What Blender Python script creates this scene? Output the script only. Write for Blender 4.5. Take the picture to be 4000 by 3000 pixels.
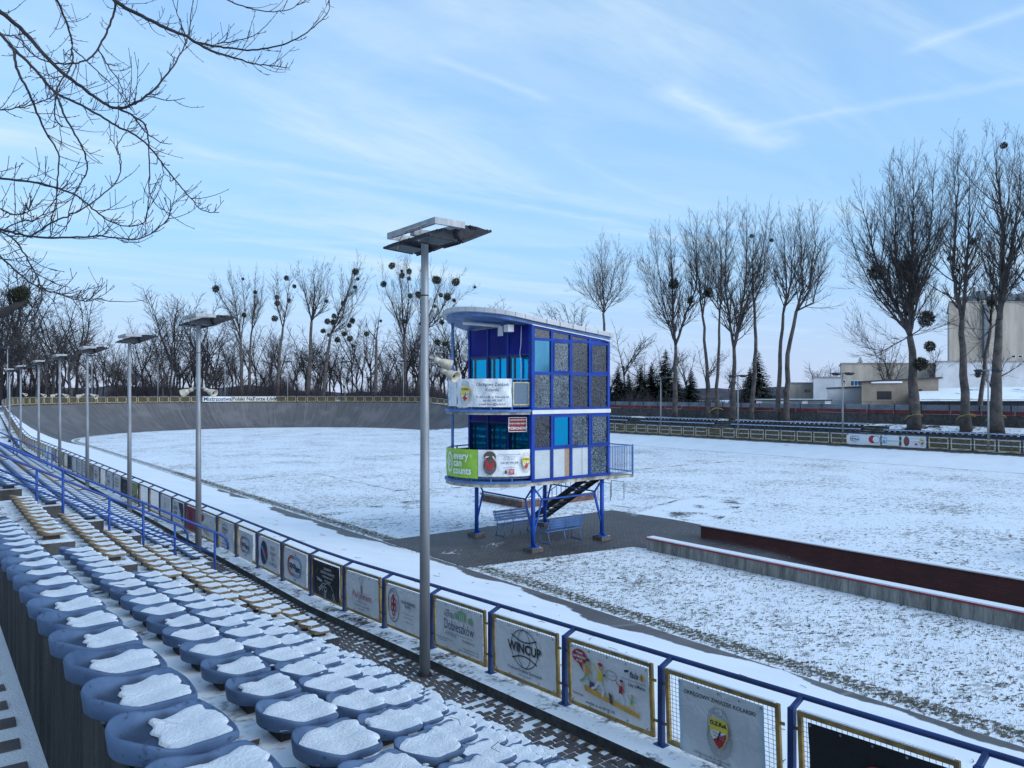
import bpy, math, random
import numpy as np
from mathutils import Vector, Matrix
random.seed(7); RNG = np.random.default_rng(7)
R = math.radians
for o in list(bpy.data.objects): bpy.data.objects.remove(o)
SC = bpy.context.scene
COL = SC.collection

# ------------------------------------------------------------------ camera, sky, sun, exposure
# world: x = across the track (towards the infield), y = along the home straight, z = up, infield at z = 0
CAM_Z = 5.5; YAW = R(38.5); F = 2900.0; VH = 1537.0
SN, CS = math.sin(YAW), math.cos(YAW)
cd = bpy.data.cameras.new('camera'); cam = bpy.data.objects.new('camera', cd); COL.objects.link(cam)
cd.sensor_width = 36; cd.lens = F/4000*36; cd.shift_y = 37/4000; cd.clip_start = .05; cd.clip_end = 6000
cam.location = (0, 0, CAM_Z); cam.rotation_euler = (R(90), 0, -YAW)
SC.camera = cam
def at(u, v, Y):
    """point of the place seen at photograph pixel (u, v) at depth Y metres"""
    t = (u-2000)/F
    return Vector((Y*(SN+CS*t), Y*(CS-SN*t), CAM_Z-(v-VH)*Y/F))
def pix(p):
    Y = p[0]*SN+p[1]*CS; X = p[0]*CS-p[1]*SN
    return 2000+F*X/Y, VH-F*(p[2]-CAM_Z)/Y, Y

SUN_EL, SUN_AZ = R(24), R(160)
W = bpy.data.worlds.new('World'); SC.world = W; W.use_nodes = True
nt = W.node_tree; N = nt.nodes; L = nt.links; N.clear()
def node(tree, typ, **kw):
    n = tree.nodes.new(typ)
    for k, v in kw.items():
        if k.startswith('i_'): n.inputs[k[2:].replace('_', ' ')].default_value = v
        else: setattr(n, k, v)
    return n
def sky_world():
    out = node(nt, 'ShaderNodeOutputWorld'); bg = node(nt, 'ShaderNodeBackground')
    sky = node(nt, 'ShaderNodeTexSky', sky_type='NISHITA', sun_disc=False, sun_elevation=SUN_EL, sun_rotation=SUN_AZ,
               altitude=200, air_density=1.0, dust_density=.3, ozone_density=2.5)
    tc = node(nt, 'ShaderNodeTexCoord')
    sep = node(nt, 'ShaderNodeSeparateXYZ'); L.new(tc.outputs['Generated'], sep.inputs[0])
    def m(op, a, b=None, c=None):
        n = node(nt, 'ShaderNodeMath', operation=op)
        for i, x in enumerate((a, b, c)):
            if x is None: continue
            if isinstance(x, (int, float)): n.inputs[i].default_value = x
            else: L.new(x, n.inputs[i])
        return n.outputs[0]
    zc = m('MAXIMUM', sep.outputs[2], .02)
    px = m('DIVIDE', sep.outputs[0], zc); py = m('DIVIDE', sep.outputs[1], zc)
    comb = node(nt, 'ShaderNodeCombineXYZ'); L.new(px, comb.inputs[0]); L.new(py, comb.inputs[1])
    # thin cirrus veil
    mp = node(nt, 'ShaderNodeMapping'); mp.inputs['Rotation'].default_value = (0, 0, R(25)); mp.inputs['Scale'].default_value = (.32, .85, 1)
    L.new(comb.outputs[0], mp.inputs[0])
    n1 = node(nt, 'ShaderNodeTexNoise', i_Scale=1.3, i_Detail=7.0, i_Roughness=.55, i_Distortion=.5); L.new(mp.outputs[0], n1.inputs['Vector'])
    r1 = node(nt, 'ShaderNodeMapRange', interpolation_type='SMOOTHSTEP'); r1.inputs[1].default_value = .42; r1.inputs[2].default_value = .80; r1.inputs[4].default_value = .6
    L.new(n1.outputs[0], r1.inputs[0]); cl = r1.outputs[0]
    n3 = node(nt, 'ShaderNodeTexNoise', i_Scale=.9, i_Detail=9.0, i_Roughness=.62, i_Distortion=.9); L.new(mp.outputs[0], n3.inputs['Vector'])
    r3 = node(nt, 'ShaderNodeMapRange', interpolation_type='SMOOTHSTEP'); r3.inputs[1].default_value = .47; r3.inputs[2].default_value = .70; r3.inputs[4].default_value = .65
    L.new(n3.outputs[0], r3.inputs[0]); cl = m('ADD', cl, r3.outputs[0])
    # contrails: straight streaks in the cirrus layer
    n2 = node(nt, 'ShaderNodeTexNoise', i_Scale=5.0, i_Detail=4.0); L.new(comb.outputs[0], n2.inputs['Vector'])
    def trail(a, b, w, s):
        (ax, ay), (bx, by) = [(d.x/d.z, d.y/d.z) for d in [at(p[0], p[1], 1)-Vector((0, 0, CAM_Z)) for p in (a, b)]]
        ln = math.hypot(bx-ax, by-ay); tx, ty = (bx-ax)/ln, (by-ay)/ln
        dx = m('SUBTRACT', px, ax); dy = m('SUBTRACT', py, ay)
        al = m('ADD', m('MULTIPLY', dx, tx), m('MULTIPLY', dy, ty))
        ac = m('ABSOLUTE', m('ADD', m('SUBTRACT', m('MULTIPLY', dx, -ty), m('MULTIPLY', dy, -tx)), m('MULTIPLY', m('SUBTRACT', n2.outputs[0], .5), w*1.6)))
        e = m('SUBTRACT', 1.0, m('DIVIDE', ac, w)); e = m('MAXIMUM', e, 0.0); e = m('POWER', e, 1.3)
        en = m('MULTIPLY', m('SMOOTH_MIN', m('DIVIDE', al, ln*.12), 1.0, .3), m('SMOOTH_MIN', m('DIVIDE', m('SUBTRACT', ln, al), ln*.12), 1.0, .3))
        en = m('MAXIMUM', m('MINIMUM', en, 1.0), 0.0)
        pos = m('MULTIPLY', m('GREATER_THAN', al, 0.0), m('LESS_THAN', al, ln))
        nz = m('ADD', .35, m('MULTIPLY', n2.outputs[0], 1.2))
        return m('MULTIPLY', m('MULTIPLY', m('MULTIPLY', e, en), m('MULTIPLY', pos, nz)), s)
    for a, b, w, s in [((300, 520), (2620, 905), .11, .34), ((1640, 210), (2160, 400), .045, .3), ((2560, 330), (3090, 585), .12, .62),
                       ((2900, 505), (4300, 260), .08, .3), ((3500, 215), (4300, -60), .06, .36), ((620, 935), (2400, 960), .15, .22)]:
        cl = m('ADD', cl, trail(a, b, w, s))
    fade = node(nt, 'ShaderNodeMapRange'); fade.inputs[1].default_value = .02; fade.inputs[2].default_value = .14
    L.new(sep.outputs[2], fade.inputs[0]); cl = m('MULTIPLY', cl, fade.outputs[0])
    # pale haze towards the horizon, the same all round
    hz = node(nt, 'ShaderNodeMapRange', interpolation_type='SMOOTHSTEP'); hz.inputs[1].default_value = .0; hz.inputs[2].default_value = .62; hz.inputs[3].default_value = .95; hz.inputs[4].default_value = .45
    L.new(sep.outputs[2], hz.inputs[0])
    tint = node(nt, 'ShaderNodeMix', data_type='RGBA', blend_type='MULTIPLY'); tint.inputs[0].default_value = 1.0
    L.new(sky.outputs[0], tint.inputs[6]); tint.inputs[7].default_value = SKY_TINT
    mx0 = node(nt, 'ShaderNodeMix', data_type='RGBA'); L.new(hz.outputs[0], mx0.inputs[0]); L.new(tint.outputs[2], mx0.inputs[6])
    h2 = node(nt, 'ShaderNodeMapRange', interpolation_type='SMOOTHSTEP'); h2.inputs[1].default_value = .0; h2.inputs[2].default_value = .20; h2.inputs[3].default_value = 1.0; h2.inputs[4].default_value = 0.0
    L.new(sep.outputs[2], h2.inputs[0]); hc = node(nt, 'ShaderNodeMix', data_type='RGBA'); L.new(h2.outputs[0], hc.inputs[0]); hc.inputs[6].default_value = SKY_HAZE; hc.inputs[7].default_value = SKY_HORIZON; L.new(hc.outputs[2], mx0.inputs[7])
    mx = node(nt, 'ShaderNodeMix', data_type='RGBA', clamp_factor=True); L.new(cl, mx.inputs[0]); L.new(mx0.outputs[2], mx.inputs[6]); mx.inputs[7].default_value = SKY_CLOUD
    L.new(mx.outputs[2], bg.inputs[0]); bg.inputs[1].default_value = SKY_STR
    L.new(bg.outputs[0], out.inputs[0])
SKY_STR = .12
SKY_TINT = (.98, 1.0, 1.02, 1); SKY_HAZE = (1.25, 2.25, 3.5, 1); SKY_HORIZON = (1.8, 2.25, 3.2, 1); SKY_CLOUD = (2.3, 3.0, 3.6, 1)
sky_world()
sl = bpy.data.lights.new('sun', 'SUN'); sun = bpy.data.objects.new('sun', sl); COL.objects.link(sun)
sl.energy = 1.15; sl.angle = R(60); sl.color = (.84, .92, 1.0)
sun.rotation_euler = (R(90)-SUN_EL, 0, R(180)-SUN_AZ)
vs = SC.view_settings; vs.view_transform = 'Standard'; vs.look = 'None'; vs.exposure = 1.25; vs.gamma = 1; vs.use_curve_mapping = False
SC.render.engine = 'CYCLES'

# ------------------------------------------------------------------ materials
MAT = {}
def base_mat(name):
    m = bpy.data.materials.new(name); m.use_nodes = True; t = m.node_tree
    b = t.nodes['Principled BSDF']; return m, t, b
def coords(t, kind='Object', scale=(1, 1, 1)):
    tc = node(t, 'ShaderNodeTexCoord'); mp = node(t, 'ShaderNodeMapping'); mp.inputs['Scale'].default_value = scale
    t.links.new(tc.outputs[kind], mp.inputs[0]); return mp.outputs[0]
def noise(t, vec, scale, detail=5.0, rough=.55, dist=0.0):
    n = node(t, 'ShaderNodeTexNoise', i_Scale=scale, i_Detail=detail, i_Roughness=rough, i_Distortion=dist)
    if vec is not None: t.links.new(vec, n.inputs['Vector'])
    return n.outputs[0]
def rng(t, x, a, b, c=0.0, d=1.0, smooth=True):
    n = node(t, 'ShaderNodeMapRange', interpolation_type='SMOOTHSTEP' if smooth else 'LINEAR')
    for i, v in enumerate((a, b, c, d)): n.inputs[i+1].default_value = v
    t.links.new(x, n.inputs[0]); return n.outputs[0]
def mixc(t, f, a, b, mode='MIX'):
    n = node(t, 'ShaderNodeMix', data_type='RGBA', blend_type=mode, clamp_factor=True)
    for i, x in ((0, f), (6, a), (7, b)):
        if isinstance(x, (int, float)): n.inputs[i].default_value = x
        elif isinstance(x, tuple): n.inputs[i].default_value = (*x, 1) if len(x) == 3 else x
        else: t.links.new(x, n.inputs[i])
    return n.outputs[2]
def mth(t, op, a, b=0.0):
    n = node(t, 'ShaderNodeMath', operation=op)
    for i, x in enumerate((a, b)):
        if isinstance(x, (int, float)): n.inputs[i].default_value = x
        else: t.links.new(x, n.inputs[i])
    return n.outputs[0]
def bump(t, b, h, strength=.3, dist=.02):
    n = node(t, 'ShaderNodeBump'); n.inputs['Strength'].default_value = strength; n.inputs['Distance'].default_value = dist
    t.links.new(h, n.inputs['Height']); t.links.new(n.outputs[0], b.inputs['Normal'])
SNOWC = (.80, .82, .85)
def pm(name, c, rough=.6, var=.25, scale=3.0, c2=None, metal=0.0, bmp=.15, bscale=40.0, world=False, spec=.4, vscale=(1, 1, 1)):
    """painted / plain surface with blotchy wear and fine relief"""
    if name in MAT: return MAT[name]
    m, t, b = base_mat(name); v = coords(t, 'Object', vscale)
    if world:
        g = node(t, 'ShaderNodeNewGeometry'); v = g.outputs['Position']
    n = noise(t, v, scale, 6.0, .6)
    c2 = c2 or tuple(x*(1-var) for x in c); hi = tuple(min(1, x*(1+var*.5)) for x in c)
    col = mixc(t, rng(t, n, .3, .7), c2, hi)
    t.links.new(col, b.inputs['Base Color']); b.inputs['Metallic'].default_value = metal
    b.inputs['Specular IOR Level'].default_value = spec
    r2 = noise(t, v, scale*2.3, 3.0); t.links.new(rng(t, r2, .2, .8, max(0, rough-.12), min(1, rough+.12)), b.inputs['Roughness'])
    if bmp: bump(t, b, noise(t, v, bscale, 3.0), bmp, .01)
    MAT[name] = m; return m
def snowy(name, c, c2, amount=.5, scale=2.2, edge=.12, rough=.85, streak=False, bmp=.4, up=.75, fine=14.0):
    """concrete, stone or soil with snow lying on the faces that look up"""
    if name in MAT: return MAT[name]
    m, t, b = base_mat(name); g = node(t, 'ShaderNodeNewGeometry'); P = g.outputs['Position']
    mp = node(t, 'ShaderNodeMapping'); mp.inputs['Scale'].default_value = (1.6, 1.6, .22) if streak else (1, 1, 1); t.links.new(P, mp.inputs[0])
    base = mixc(t, rng(t, noise(t, mp.outputs[0], 2.6, 8.0, .65), .32, .68), c, c2)
    base = mixc(t, rng(t, noise(t, mp.outputs[0], 13.0, 5.0), .45, .75, 0, .6), base, tuple(x*.45 for x in c2))
    sp = node(t, 'ShaderNodeSeparateXYZ'); t.links.new(g.outputs['Normal'], sp.inputs[0])
    nn = mth(t, 'ADD', mth(t, 'MULTIPLY', noise(t, P, scale, 4.0), .6), mth(t, 'MULTIPLY', noise(t, P, fine, 4.0), .4))
    thr = 1-amount
    mask = mth(t, 'MULTIPLY', rng(t, nn, .25+.5*thr-edge*.5, .25+.5*thr+edge*.5), rng(t, sp.outputs[2], up, up+.1))
    col = mixc(t, mask, base, SNOWC); t.links.new(col, b.inputs['Base Color']); b.inputs['Roughness'].default_value = rough
    b.inputs['Specular IOR Level'].default_value = .2
    bump(t, b, mth(t, 'ADD', noise(t, P, 22.0, 5.0), mth(t, 'MULTIPLY', mask, .6)), bmp, .02)
    MAT[name] = m; return m
def snow_mat():
    m, t, b = base_mat('snow'); g = node(t, 'ShaderNodeNewGeometry'); P = g.outputs['Position']
    n = noise(t, P, 60.0, 5.0, .7)
    col = mixc(t, rng(t, noise(t, P, 26.0, 7.0, .8), .60, .70, 0, .8), SNOWC, (.36, .38, .42)); t.links.new(col, b.inputs['Base Color'])
    b.inputs['Roughness'].default_value = .75; b.inputs['Specular IOR Level'].default_value = .25
    bump(t, b, n, .9, .02); MAT['snow'] = m
snow_mat()
BLUE = pm('seat_blue', (.075, .135, .27), .62, .35, 3.0, bmp=.2, bscale=120)
def seat_mat(name, c, c2, dirt_shade):
    m, t, b = base_mat(name); v = coords(t); oi = node(t, 'ShaderNodeObjectInfo')
    n = noise(t, v, 9.0, 7.0, .65)
    mixd = node(t, 'ShaderNodeVectorMath', operation='ADD'); t.links.new(v, mixd.inputs[0]); t.links.new(oi.outputs['Location'], mixd.inputs[1])
    n2 = noise(t, mixd.outputs[0], 5.0, 6.0, .6)
    col = mixc(t, rng(t, n2, .3, .7), c, c2)
    col = mixc(t, oi.outputs['Random'], col, mixc(t, .35, col, tuple(min(1, x*1.35) for x in c2)))
    col = mixc(t, rng(t, noise(t, mixd.outputs[0], 21.0, 5.0), .58, .7, 0, .75), col, dirt_shade)
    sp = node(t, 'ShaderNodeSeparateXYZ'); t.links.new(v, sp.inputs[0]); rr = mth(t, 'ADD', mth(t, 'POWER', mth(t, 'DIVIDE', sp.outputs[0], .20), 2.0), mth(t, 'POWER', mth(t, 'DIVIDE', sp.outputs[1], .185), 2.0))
    pan = mth(t, 'MULTIPLY', rng(t, rr, .78, .98, 1.0, 0.0), rng(t, sp.outputs[2], .05, .10, 1.0, .35)); col = mixc(t, mth(t, 'MULTIPLY', pan, rng(t, n, .2, .7, .45, .95)), col, dirt_shade)  # dark tone painted into the pan as shade so the bowl reads hollow
    t.links.new(col, b.inputs['Base Color']); t.links.new(rng(t, n, .2, .8, .55, .8), b.inputs['Roughness']); b.inputs['Specular IOR Level'].default_value = .3
    bump(t, b, noise(t, v, 160.0, 3.0), .18, .004); MAT[name] = m; return m
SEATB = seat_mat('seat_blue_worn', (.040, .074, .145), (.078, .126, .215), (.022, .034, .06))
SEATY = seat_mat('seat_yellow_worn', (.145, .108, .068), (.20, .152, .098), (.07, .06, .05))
BLUEP = pm('blue_paint', (.012, .055, .26), .42, .35, 2.0, bmp=.12)
BLUEF = pm('fence_blue', (.016, .042, .15), .5, .4, 2.5, bmp=.15)
YEL = pm('yellow_frame', (.34, .22, .06), .7, .45, 5.0, c2=(.15, .10, .05), bmp=.3)
YELP = pm('pale_yellow_frame', (.60, .50, .26), .65, .35, 5.0, c2=(.36, .29, .15), bmp=.3)
GALV = pm('galvanised_steel', (.30, .305, .32), .55, .25, 5.0, metal=.55, bmp=.1, vscale=(1, 1, .15))
WIRE = pm('mesh_wire', (.15, .135, .115), .6, .4, 6.0, metal=.3, bmp=0)
RUSTW = pm('dirty_wire', (.22, .17, .09), .8, .4, 6.0, bmp=0)
DARKM = pm('dark_lamp_housing', (.014, .016, .022), .7, .3, 6.0, bmp=.15)
LGLASS = pm('lamp_glass', (.05, .06, .07), .55, .2, 3.0, bmp=0)
HORN = pm('horn_plastic', (.50, .44, .35), .7, .35, 8.0, bmp=.15)
CONC = snowy('stand_concrete', (.085, .08, .078), (.045, .043, .045), .66, 1.6, .16)
STAIR = snowy('stair_concrete', (.085, .08, .078), (.045, .043, .045), .80, 1.6, .14)
WALLD = snowy('stained_wall', (.060, .054, .050), (.010, .0095, .009), .3, 3.0, .2, streak=True, bmp=1.0)
KERB = snowy('kerb_concrete', (.10, .095, .09), (.05, .048, .047), .60, 2.5, .16)
FARC = snowy('far_stand_concrete', (.11, .10, .085), (.04, .038, .034), .42, 1.2, .2)
RAMPC = snowy('ramp_wall_concrete', (.33, .31, .28), (.13, .125, .115), .9, 2.0, .1, streak=True)
WALLP = snowy('panel_wall', (.12, .11, .105), (.06, .055, .052), .3, 1.0, .2)
WET = pm('dark_mount', (.03, .03, .032), .7, .3, 8.0)
PAVER = pm('paver_stone', (.10, .088, .085), .7, .4, 1.7, world=True, bmp=.5, bscale=60)
TWIG = pm('twig_bark', (.035, .028, .026), .9, .3, 8.0, bmp=0)
BARK = pm('bark', (.070, .058, .056), .95, .45, 2.0, bmp=0, world=True)
BARK2 = pm('bark_grey', (.088, .072, .068), .95, .4, 1.4, bmp=0, world=True)
BARKU = pm('thicket_bark', (.048, .038, .043), .95, .4, 2.0, bmp=0, world=True)
TRUNK = pm('trunk_bark', (.105, .085, .076), .95, .45, 1.6, c2=(.05, .042, .04), bmp=.5, bscale=9, world=True)
BARKD = pm('bark_dark', (.034, .029, .031), .95, .4, 2.0, bmp=0, world=True)
MIST = pm('mistletoe_leaf', (.028, .032, .015), .8, .4, 3.0, bmp=0)
FIR = pm('fir_needles', (.014, .026, .018), .9, .4, 2.0, bmp=0, world=True)
BLACK = pm('print_black', (.02, .02, .022), .6, .1, 4.0, bmp=0)
PNAVY = pm('print_navy', (.03, .04, .10), .6, .1, 4.0, bmp=0)
PRED = pm('print_red', (.42, .03, .04), .6, .15, 4.0, bmp=0)
PWHITE = pm('print_white', (.72, .72, .72), .6, .06, 4.0, bmp=0)
PGREEN = pm('print_green', (.24, .42, .22), .6, .15, 4.0, bmp=0)
PYEL = pm('print_yellow', (.72, .58, .08), .6, .1, 4.0, bmp=0)
PGREY = pm('print_grey', (.22, .22, .25), .6, .15, 4.0, bmp=0)
PBLUE = pm('print_blue', (.15, .36, .58), .6, .15, 4.0, bmp=0)
PORANGE = pm('print_orange', (.66, .34, .06), .6, .15, 4.0, bmp=0)
PPURP = pm('print_purple', (.13, .05, .16), .6, .15, 4.0, bmp=0)
PSKIN = pm('print_skin', (.55, .34, .22), .6, .1, 4.0, bmp=0)
PBROWN = pm('print_brown', (.10, .075, .06), .6, .15, 4.0, bmp=0)
def vinyl(name, c, dirt_shade=.3, grad=None):
    m, t, b = base_mat(name); v = coords(t)
    n = noise(t, v, 3.0, 7.0, .65)
    col = mixc(t, rng(t, n, .45, .8, 0, dirt_shade), c, tuple(x*.55 for x in c))
    if grad:
        sp = node(t, 'ShaderNodeSeparateXYZ'); t.links.new(v, sp.inputs[0])
        e = rng(t, mth(t, 'ABSOLUTE', sp.outputs[0], 0), grad[1], grad[2]); col = mixc(t, e, col, grad[0])
    t.links.new(col, b.inputs['Base Color']); b.inputs['Roughness'].default_value = .5; b.inputs['Specular IOR Level'].default_value = .35
    bump(t, b, noise(t, v, 4.0, 3.0, .5, 1.5), .6, .05); MAT[name] = m; return m
VWHITE = vinyl('vinyl_white', (.72, .70, .69)); VDARK = vinyl('vinyl_black', (.018, .017, .02)); VRED = vinyl('vinyl_crimson', (.28, .03, .07))
VGREEN = vinyl('vinyl_lime', (.30, .52, .06), .2); VOLIVE = vinyl('vinyl_olive', (.30, .34, .14), .5); VTAN = vinyl('vinyl_dirty', (.30, .26, .19), .5)
VSKY = vinyl('vinyl_sky', (.60, .60, .60), .3, ((.10, .40, .60), .45, .66)); VCREAM = vinyl('vinyl_cream', (.66, .63, .50), .2); VBRIGHT = vinyl('vinyl_bright', (.72, .72, .73), .12)
VSKY2 = vinyl('vinyl_skywide', (.66, .66, .67), .15, ((.10, .30, .48), 1.0, 1.6))
# tower
TBLUE = pm('tower_frame_blue', (.006, .042, .27), .5, .3, 1.5, bmp=.06, spec=.2)
TPANEL = pm('tower_panel_blue', (.004, .010, .20), .5, .25, .8, bmp=.04, spec=.15)
TLEG = pm('tower_leg_blue', (.016, .075, .36), .5, .35, 2.0, bmp=.06, spec=.25)
TBAL = pm('balcony_blue', (.085, .17, .38), .5, .35, 2.0, bmp=.1)
TWHITE = pm('tower_white_trim', (.62, .61, .60), .5, .12, 2.0, bmp=.05)
TROOF = pm('roof_fascia', (.46, .45, .46), .5, .1, 1.5, bmp=.05)
TSLAB = pm('slab_edge', (.44, .40, .33), .75, .4, 3.0, c2=(.16, .15, .13), bmp=.3)
TCEIL = pm('soffit_grey', (.28, .27, .27), .7, .3, 2.0)
BOARD = pm('chipboard', (.34, .23, .15), .75, .2, 18.0)
def glassmat(name, c, rough=.04, metal=1.0):
    m, t, b = base_mat(name); v = coords(t)
    col = mixc(t, rng(t, noise(t, v, 1.4, 3.0), .35, .7), c, tuple(x*.8 for x in c)); t.links.new(col, b.inputs['Base Color'])
    b.inputs['Metallic'].default_value = metal; b.inputs['Roughness'].default_value = rough
    bump(t, b, noise(t, v, 2.0, 2.0), .04, .02); MAT[name] = m; return m
GCYAN = glassmat('mirror_glass_cyan', (.02, .50, .92)); GDARK = glassmat('dark_glass', (.006, .03, .08), .06, .2); GTEAL = glassmat('teal_glass', (.01, .10, .18), .08, .6)
def filmglass():
    m, t, b = base_mat('blue_film_glass'); t.nodes.remove(b); out = t.nodes['Material Output']
    tr = node(t, 'ShaderNodeBsdfTransparent'); tr.inputs[0].default_value = (.52, .93, 1, 1); gl = node(t, 'ShaderNodeBsdfGlossy'); gl.inputs[0].default_value = (.02, .58, .95, 1); gl.inputs['Roughness'].default_value = .03
    lw = node(t, 'ShaderNodeLayerWeight'); lw.inputs[0].default_value = .35; mx = node(t, 'ShaderNodeMixShader'); t.links.new(rng(t, lw.outputs['Fresnel'], 0, 1, .5, .9, False), mx.inputs[0]); t.links.new(tr.outputs[0], mx.inputs[1]); t.links.new(gl.outputs[0], mx.inputs[2]); t.links.new(mx.outputs[0], out.inputs[0]); return m
GFILM = filmglass()
def crackle(name, c, dark, scale, thr, tone=.5):
    m, t, b = base_mat(name); v = coords(t, 'Object', (1, 1, .8))
    w = noise(t, v, 5.0, 3.0); add = node(t, 'ShaderNodeVectorMath', operation='ADD'); t.links.new(v, add.inputs[0])
    cmb = node(t, 'ShaderNodeCombineXYZ'); t.links.new(mth(t, 'MULTIPLY', w, .12), cmb.inputs[0]); t.links.new(mth(t, 'MULTIPLY', noise(t, v, 4.0, 3.0), .12), cmb.inputs[2]); t.links.new(cmb.outputs[0], add.inputs[1])
    vo = node(t, 'ShaderNodeTexVoronoi', feature='DISTANCE_TO_EDGE', i_Scale=scale); t.links.new(add.outputs[0], vo.inputs['Vector'])
    vc = node(t, 'ShaderNodeTexVoronoi', feature='F1', i_Scale=scale); t.links.new(add.outputs[0], vc.inputs['Vector'])
    e = rng(t, vo.outputs['Distance'], thr*.3, thr)
    cell = mixc(t, mth(t, 'MULTIPLY', noise(t, vc.outputs['Position'], 7.0, 1.0), tone), c, tuple(x*.4 for x in c))
    big = rng(t, noise(t, v, 1.6, 4.0), .35, .7, .0, .55)
    col = mixc(t, big, mixc(t, e, dark, cell), dark); t.links.new(col, b.inputs['Base Color'])
    b.inputs['Roughness'].default_value = .16; bump(t, b, e, .12, .01); MAT[name] = m; return m
CRK = crackle('peeling_film_dark', (.062, .075, .10), (.006, .010, .018), 13.0, .19); CRK2 = crackle('peeling_film_pale', (.14, .19, .23), (.010, .020, .032), 12.0, .16)
CRKW = crackle('peeling_film_white', (.52, .55, .56), (.36, .40, .42), 16.0, .05, .2)

# ------------------------------------------------------------------ mesh helpers
class MB:
    def __init__(s): s.v = []; s.f = []; s.smooth = False
    def quadbox(s, c):
        """eight corners: bottom 4 then top 4"""
        b = len(s.v); s.v += [tuple(p) for p in c]
        for q in ((0, 3, 2, 1), (4, 5, 6, 7), (0, 1, 5, 4), (1, 2, 6, 5), (2, 3, 7, 6), (3, 0, 4, 7)): s.f.append(tuple(b+i for i in q))
        return s
    def box(s, x0, x1, y0, y1, z0, z1):
        return s.quadbox([(x0, y0, z0), (x1, y0, z0), (x1, y1, z0), (x0, y1, z0), (x0, y0, z1), (x1, y0, z1), (x1, y1, z1), (x0, y1, z1)])
    def bar(s, a, b, w, h=None, up=Vector((0, 0, 1))):
        a = Vector(a); b = Vector(b); h = h or w; d = (b-a).normalized()
        x = d.cross(up); x = x.normalized() if x.length > 1e-4 else Vector((1, 0, 0)); y = x.cross(d).normalized()
        c = []
        for p in (a, b):
            for i, j in ((-1, -1), (1, -1), (1, 1), (-1, 1)): c.append(p+x*w/2*i+y*h/2*j)
        return s.quadbox(c)
    def tube(s, pts, r, n=8, cap=True):
        pts = [Vector(p) for p in pts]; rr = r if isinstance(r, (list, tuple)) else [r]*len(pts)
        b = len(s.v); ref = None
        for i, p in enumerate(pts):
            d = (pts[min(i+1, len(pts)-1)]-pts[max(i-1, 0)]).normalized()
            if ref is None: ref = Vector((0, 0, 1)) if abs(d.z) < .9 else Vector((1, 0, 0))
            x = d.cross(ref); x = x.normalized() if x.length > 1e-5 else d.orthogonal().normalized(); y = d.cross(x)
            for k in range(n):
                a = 2*math.pi*k/n; s.v.append(tuple(p+(x*math.cos(a)+y*math.sin(a))*rr[i]))
        for i in range(len(pts)-1):
            for k in range(n):
                k2 = (k+1) % n; s.f.append((b+i*n+k, b+i*n+k2, b+(i+1)*n+k2, b+(i+1)*n+k))
        if cap:
            s.f.append(tuple(b+k for k in range(n))[::-1]); e = b+(len(pts)-1)*n; s.f.append(tuple(e+k for k in range(n)))
        return s
    def prism(s, poly, z0, z1, zf=None):
        """vertical prism over a plan polygon (counter-clockwise); zf gives top and bottom offsets"""
        b = len(s.v); n = len(poly); zf = zf or (lambda x, y: 0)
        for z in (z0, z1):
            for x, y in poly: s.v.append((x, y, z+zf(x, y)))
        s.f.append(tuple(b+k for k in range(n))[::-1]); s.f.append(tuple(b+n+k for k in range(n)))
        for k in range(n):
            k2 = (k+1) % n; s.f.append((b+k, b+k2, b+n+k2, b+n+k))
        return s
    def grid(s, rows):
        b = len(s.v); h = len(rows); w = len(rows[0])
        for r in rows: s.v += [tuple(p) for p in r]
        for i in range(h-1):
            for j in range(w-1): s.f.append((b+i*w+j, b+i*w+j+1, b+(i+1)*w+j+1, b+(i+1)*w+j))
        return s
    def mesh(s, name, mat, smooth=False, bevel=0):
        me = bpy.data.meshes.new(name); me.from_pydata(s.v, [], s.f); me.update()
        for m in (mat if isinstance(mat, (list, tuple)) else [mat]): me.materials.append(m)
        if smooth: me.polygons.foreach_set('use_smooth', [True]*len(me.polygons))
        return me
    def build(s, name, mat, parent=None, smooth=False, loc=None, rot=None):
        return link(name, s.mesh(name, mat, smooth), parent, loc, rot)
def link(name, me, parent=None, loc=None, rot=None, scale=None):
    o = bpy.data.objects.new(name, me); COL.objects.link(o)
    if parent is not None: o.parent = parent
    if loc is not None: o.location = loc
    if rot is not None: o.rotation_euler = rot
    if scale is not None: o.scale = scale
    return o
def tag(o, label=None, cat=None, group=None, kind=None):
    if label: o['label'] = label
    if cat: o['category'] = cat
    if group: o['group'] = group
    if kind: o['kind'] = kind
    return o
def thing(name, label, cat, loc=(0, 0, 0), rz=0, group=None):
    return tag(link(name, None, None, loc, (0, 0, rz)), label, cat, group)
def struct(o): o['kind'] = 'structure'; return o
def fast_mesh(name, V, Fc, mat, smooth=False):
    """numpy triangles/quads to mesh"""
    me = bpy.data.meshes.new(name); nv = len(V); nf, k = Fc.shape
    me.vertices.add(nv); me.vertices.foreach_set('co', np.asarray(V, np.float32).ravel())
    me.loops.add(nf*k); me.loops.foreach_set('vertex_index', Fc.ravel().astype(np.int32))
    me.polygons.add(nf); me.polygons.foreach_set('loop_start', np.arange(0, nf*k, k, dtype=np.int32)); me.polygons.foreach_set('loop_total', np.full(nf, k, np.int32))
    for m in (mat if isinstance(mat, (list, tuple)) else [mat]): me.materials.append(m)
    me.update(calc_edges=True)
    if smooth: me.polygons.foreach_set('use_smooth', np.ones(nf, bool))
    return me
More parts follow.
